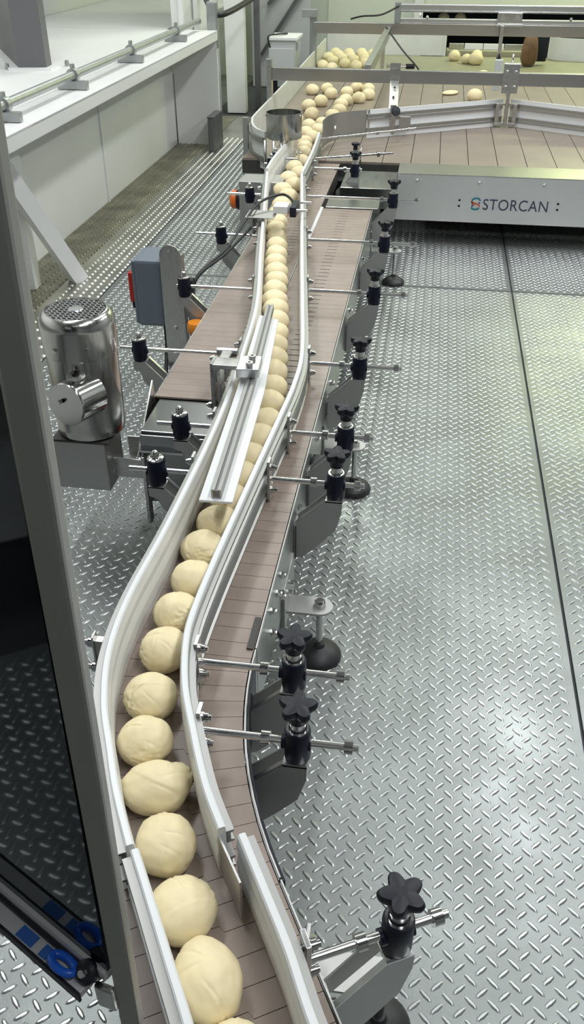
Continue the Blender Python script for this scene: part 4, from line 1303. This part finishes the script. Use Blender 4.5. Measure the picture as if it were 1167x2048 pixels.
for i, (x, y) in enumerate(far):
    random.seed(100 + i)
    dough('dough_ball', '%s dough ball from the front in the single-file lane' % ordinal(len(lane) + i), x + random.uniform(-.004, .004), y, HB,
          random.uniform(.043, .047), random.uniform(.043, .046), random.uniform(.035, .039), random.uniform(-.4, .4), 200 + i, GL, seg=(24, 16))
GM = 'dough balls crowding the lane mouth'
mouth = [(-0.655, 4.22), (-0.700, 4.33), (-0.660, 4.44), (-0.705, 4.55), (-0.668, 4.67), (-0.712, 4.79), (-0.690, 4.93), (-0.700, 5.08), (-0.715, 5.22), (-0.735, 5.36), (-0.705, 5.50), (-0.765, 5.62), (-0.70, 5.72), (-0.775, 5.85), (-0.70, 5.93)]
for i, (x, y) in enumerate(mouth):
    dough('dough_ball', '%s dough ball from the front in the crowded lane mouth' % ordinal(i), x, y, HB if y < 5.05 else TZ, .046, .047, .037, i * .7, 300 + i, GM, seg=(20, 14))
GT = 'dough balls on the wide table before the lane'
table = [(-0.885, 6.03), (-0.805, 6.20), (-0.66, 6.16), (-0.635, 6.35), (-0.865, 6.50), (-0.80, 6.68), (-0.648, 6.58), (-0.63, 6.75), (-0.545, 6.85), (-0.765, 7.00), (-0.655, 7.08), (-0.49, 7.00), (-0.925, 7.15), (-0.51, 7.25), (-0.82, 7.22), (-0.60, 7.3)]
for i, (x, y) in enumerate(table):
    dough('dough_ball', '%s nearest dough ball of the loose cluster before the lane mouth' % ordinal(i), x, y, TZ, .050, .050, .041, i * .9, 400 + i, GT, seg=(20, 14))
GP = 'dough balls in the back pile on the table'
pile = [(-1.00, 8.42), (-0.905, 8.28), (-0.82, 8.55), (-0.71, 8.45), (-0.64, 8.60), (-0.945, 8.72), (-0.88, 8.90), (-0.76, 8.80), (-0.66, 8.85), (-1.01, 8.95), (-0.93, 9.08), (-0.82, 9.05), (-0.70, 9.10), (-0.62, 9.20), (-0.98, 9.26), (-0.85, 9.25), (-0.73, 9.28)]
for i, (x, y) in enumerate(pile):
    dough('dough_ball', '%s nearest dough ball of the pile by the back guard' % ordinal(i), x, y, TZ, .052, .052, .043, i * 1.1, 500 + i, GP, seg=(18, 12))
GS = 'stray dough on the open table'
for i, (x, y, a, b, h, lb) in enumerate(((0.286, 7.06, .055, .055, .045, 'round stray dough ball on the open table below the crossbar'), (0.112, 7.32, .080, .05, .014, 'flat scrap of dough behind the front crossbar'),
                                         (0.175, 6.12, .055, .05, .040, 'stray dough ball peeking over the left guard arm'), (0.378, 8.06, .055, .055, .040, 'stray dough ball just above the front crossbar'),
                                         (0.145, 9.15, .055, .055, .050, 'tall dough ball on the infeed belt left of the cut dough'), (0.255, 8.98, .050, .050, .045, 'cut dough piece facing the middle of the infeed belt'),
                                         (0.335, 8.92, .070, .055, .055, 'greenish shaded dough piece right of the cut dough'), (0.36, 9.36, .05, .05, .04, 'dough ball far back against the striped bar'))):
    dough('dough_ball', lb, x, y, TZ, a, b, h, i, 600 + i, GS, seg=(18, 12))
for i, x in enumerate((0.02, 0.20)):
    dough('dough_ball', ('left' if i == 0 else 'right') + ' pale dough ball on the blue belt in the dark opening', x, 10.9, 0.525, .06, .06, .045, i, 700 + i, 'dough on the blue feed belt', seg=(18, 12))

# ------------------------------------------------------------------ guard door in the foreground
gd = thing('guard_door', 'smoked-glass guard door with aluminium post in the near foreground', 'door', (-0.24, 0.42, 0.5))
PB, PT = Vector((-0.2375, 0.42, 0.515)), Vector((-0.2165, 0.42, 1.407))
ap_, bp_ = PB, PT + (PT - PB).normalized() * 1.2
d = bp_ - ap_
MB().box((0, 0, d.length / 2), (0.022, 0.014, d.length), mtx=Matrix.Translation(ap_) @ Matrix.Rotation(atan2(d.x, d.z), 4, 'Y')).build('door_post', 'framed', gd, bevel=0.003)
# panel plane runs from the post away to the left
dirp = Vector((-sin(radians(62.6)), cos(radians(62.6)), 0))       # heading in plan
p0 = Vector((-0.250, 0.420, 0))
pe = p0 + dirp * 1.1
nrm = Vector((-dirp.y, dirp.x, 0))


def panel(name, m, off, th, z0, z1, s0=0.0, s1=1.1, bevel=0.0, lean=0.030):
    a, b = p0 + dirp * s0 + nrm * off, p0 + dirp * s1 + nrm * off
    q = [a - nrm * th / 2, b - nrm * th / 2, b + nrm * th / 2, a + nrm * th / 2]
    mb = MB()
    vs = [(p.x, p.y, z0) for p in q] + [(p.x + lean * (z1 - z0), p.y, z1) for p in q]
    mb.add(vs, [(3, 2, 1, 0), (4, 5, 6, 7), (0, 1, 5, 4), (1, 2, 6, 5), (2, 3, 7, 6), (3, 0, 4, 7)])
    return mb.build(name, m, gd, bevel)


panel('glass_pane', 'glass', 0.0, 0.006, 0.622, 2.6)
panel('bottom_rail', 'greytube', 0.0, 0.017, 0.605, 0.622, bevel=0.006, lean=0)
panel('dark_gap_strip', 'blackp', 0.0105, 0.005, 0.600, 0.611, 0.015, 1.1, lean=0)  # black strip stands in for the dark gap below the rail
panel('lower_plate', 'greytube', 0.021, 0.017, 0.594, 0.604, 0.015, 1.1, bevel=0.0015, lean=0)
panel('edge_strip', 'blackp', 0.031, 0.003, 0.590, 0.604, 0.015, 1.1, lean=0)
panel('label_band', 'bluelab', 0.0215, 0.0135, 0.6040, 0.6045, 0.092, 0.117, lean=0)
panel('label_band', 'bluelab', 0.0215, 0.0135, 0.6040, 0.6045, 0.070, 0.081, lean=0)
pts = []
cpos = p0 + dirp * 0.048 + nrm * 0.021
for k in range(25):
    t = 2 * pi * k / 24
    q = dirp * (0.0155 * cos(t)) + nrm * (0.0075 * sin(t))
    pts.append((cpos.x + q.x, cpos.y + q.y, 0.611 + 0.003 * sin(t)))
MB().tube(pts, 0.0046, 12).build('pull_handle', 'blue', gd, label='bright blue loop handle')
kn = p0 + dirp * 0.020 + nrm * 0.010
MB().lathe([(0, 0.010), (0.009, 0.010), (0.0125, 0.007), (0.0125, -0.010), (0, -0.010)], (kn.x, kn.y, 0.612), (nrm.x, nrm.y, 0.9), 18).build('hinge_boss', 'blackp', gd)
MB().lathe([(0, 0.005), (0.004, 0.005), (0.005, 0)], Vector((kn.x, kn.y, 0.612)) + Vector((nrm.x, nrm.y, 0.9)).normalized() * 0.010, (nrm.x, nrm.y, 0.9), 8).build('hinge_bolt', 'steel', gd)
MB().box((-0.256, 0.413, 0.580), (0.022, 0.008, 0.040), rz=radians(-10), ch=0.003).build('corner_plate', 'polish', gd)
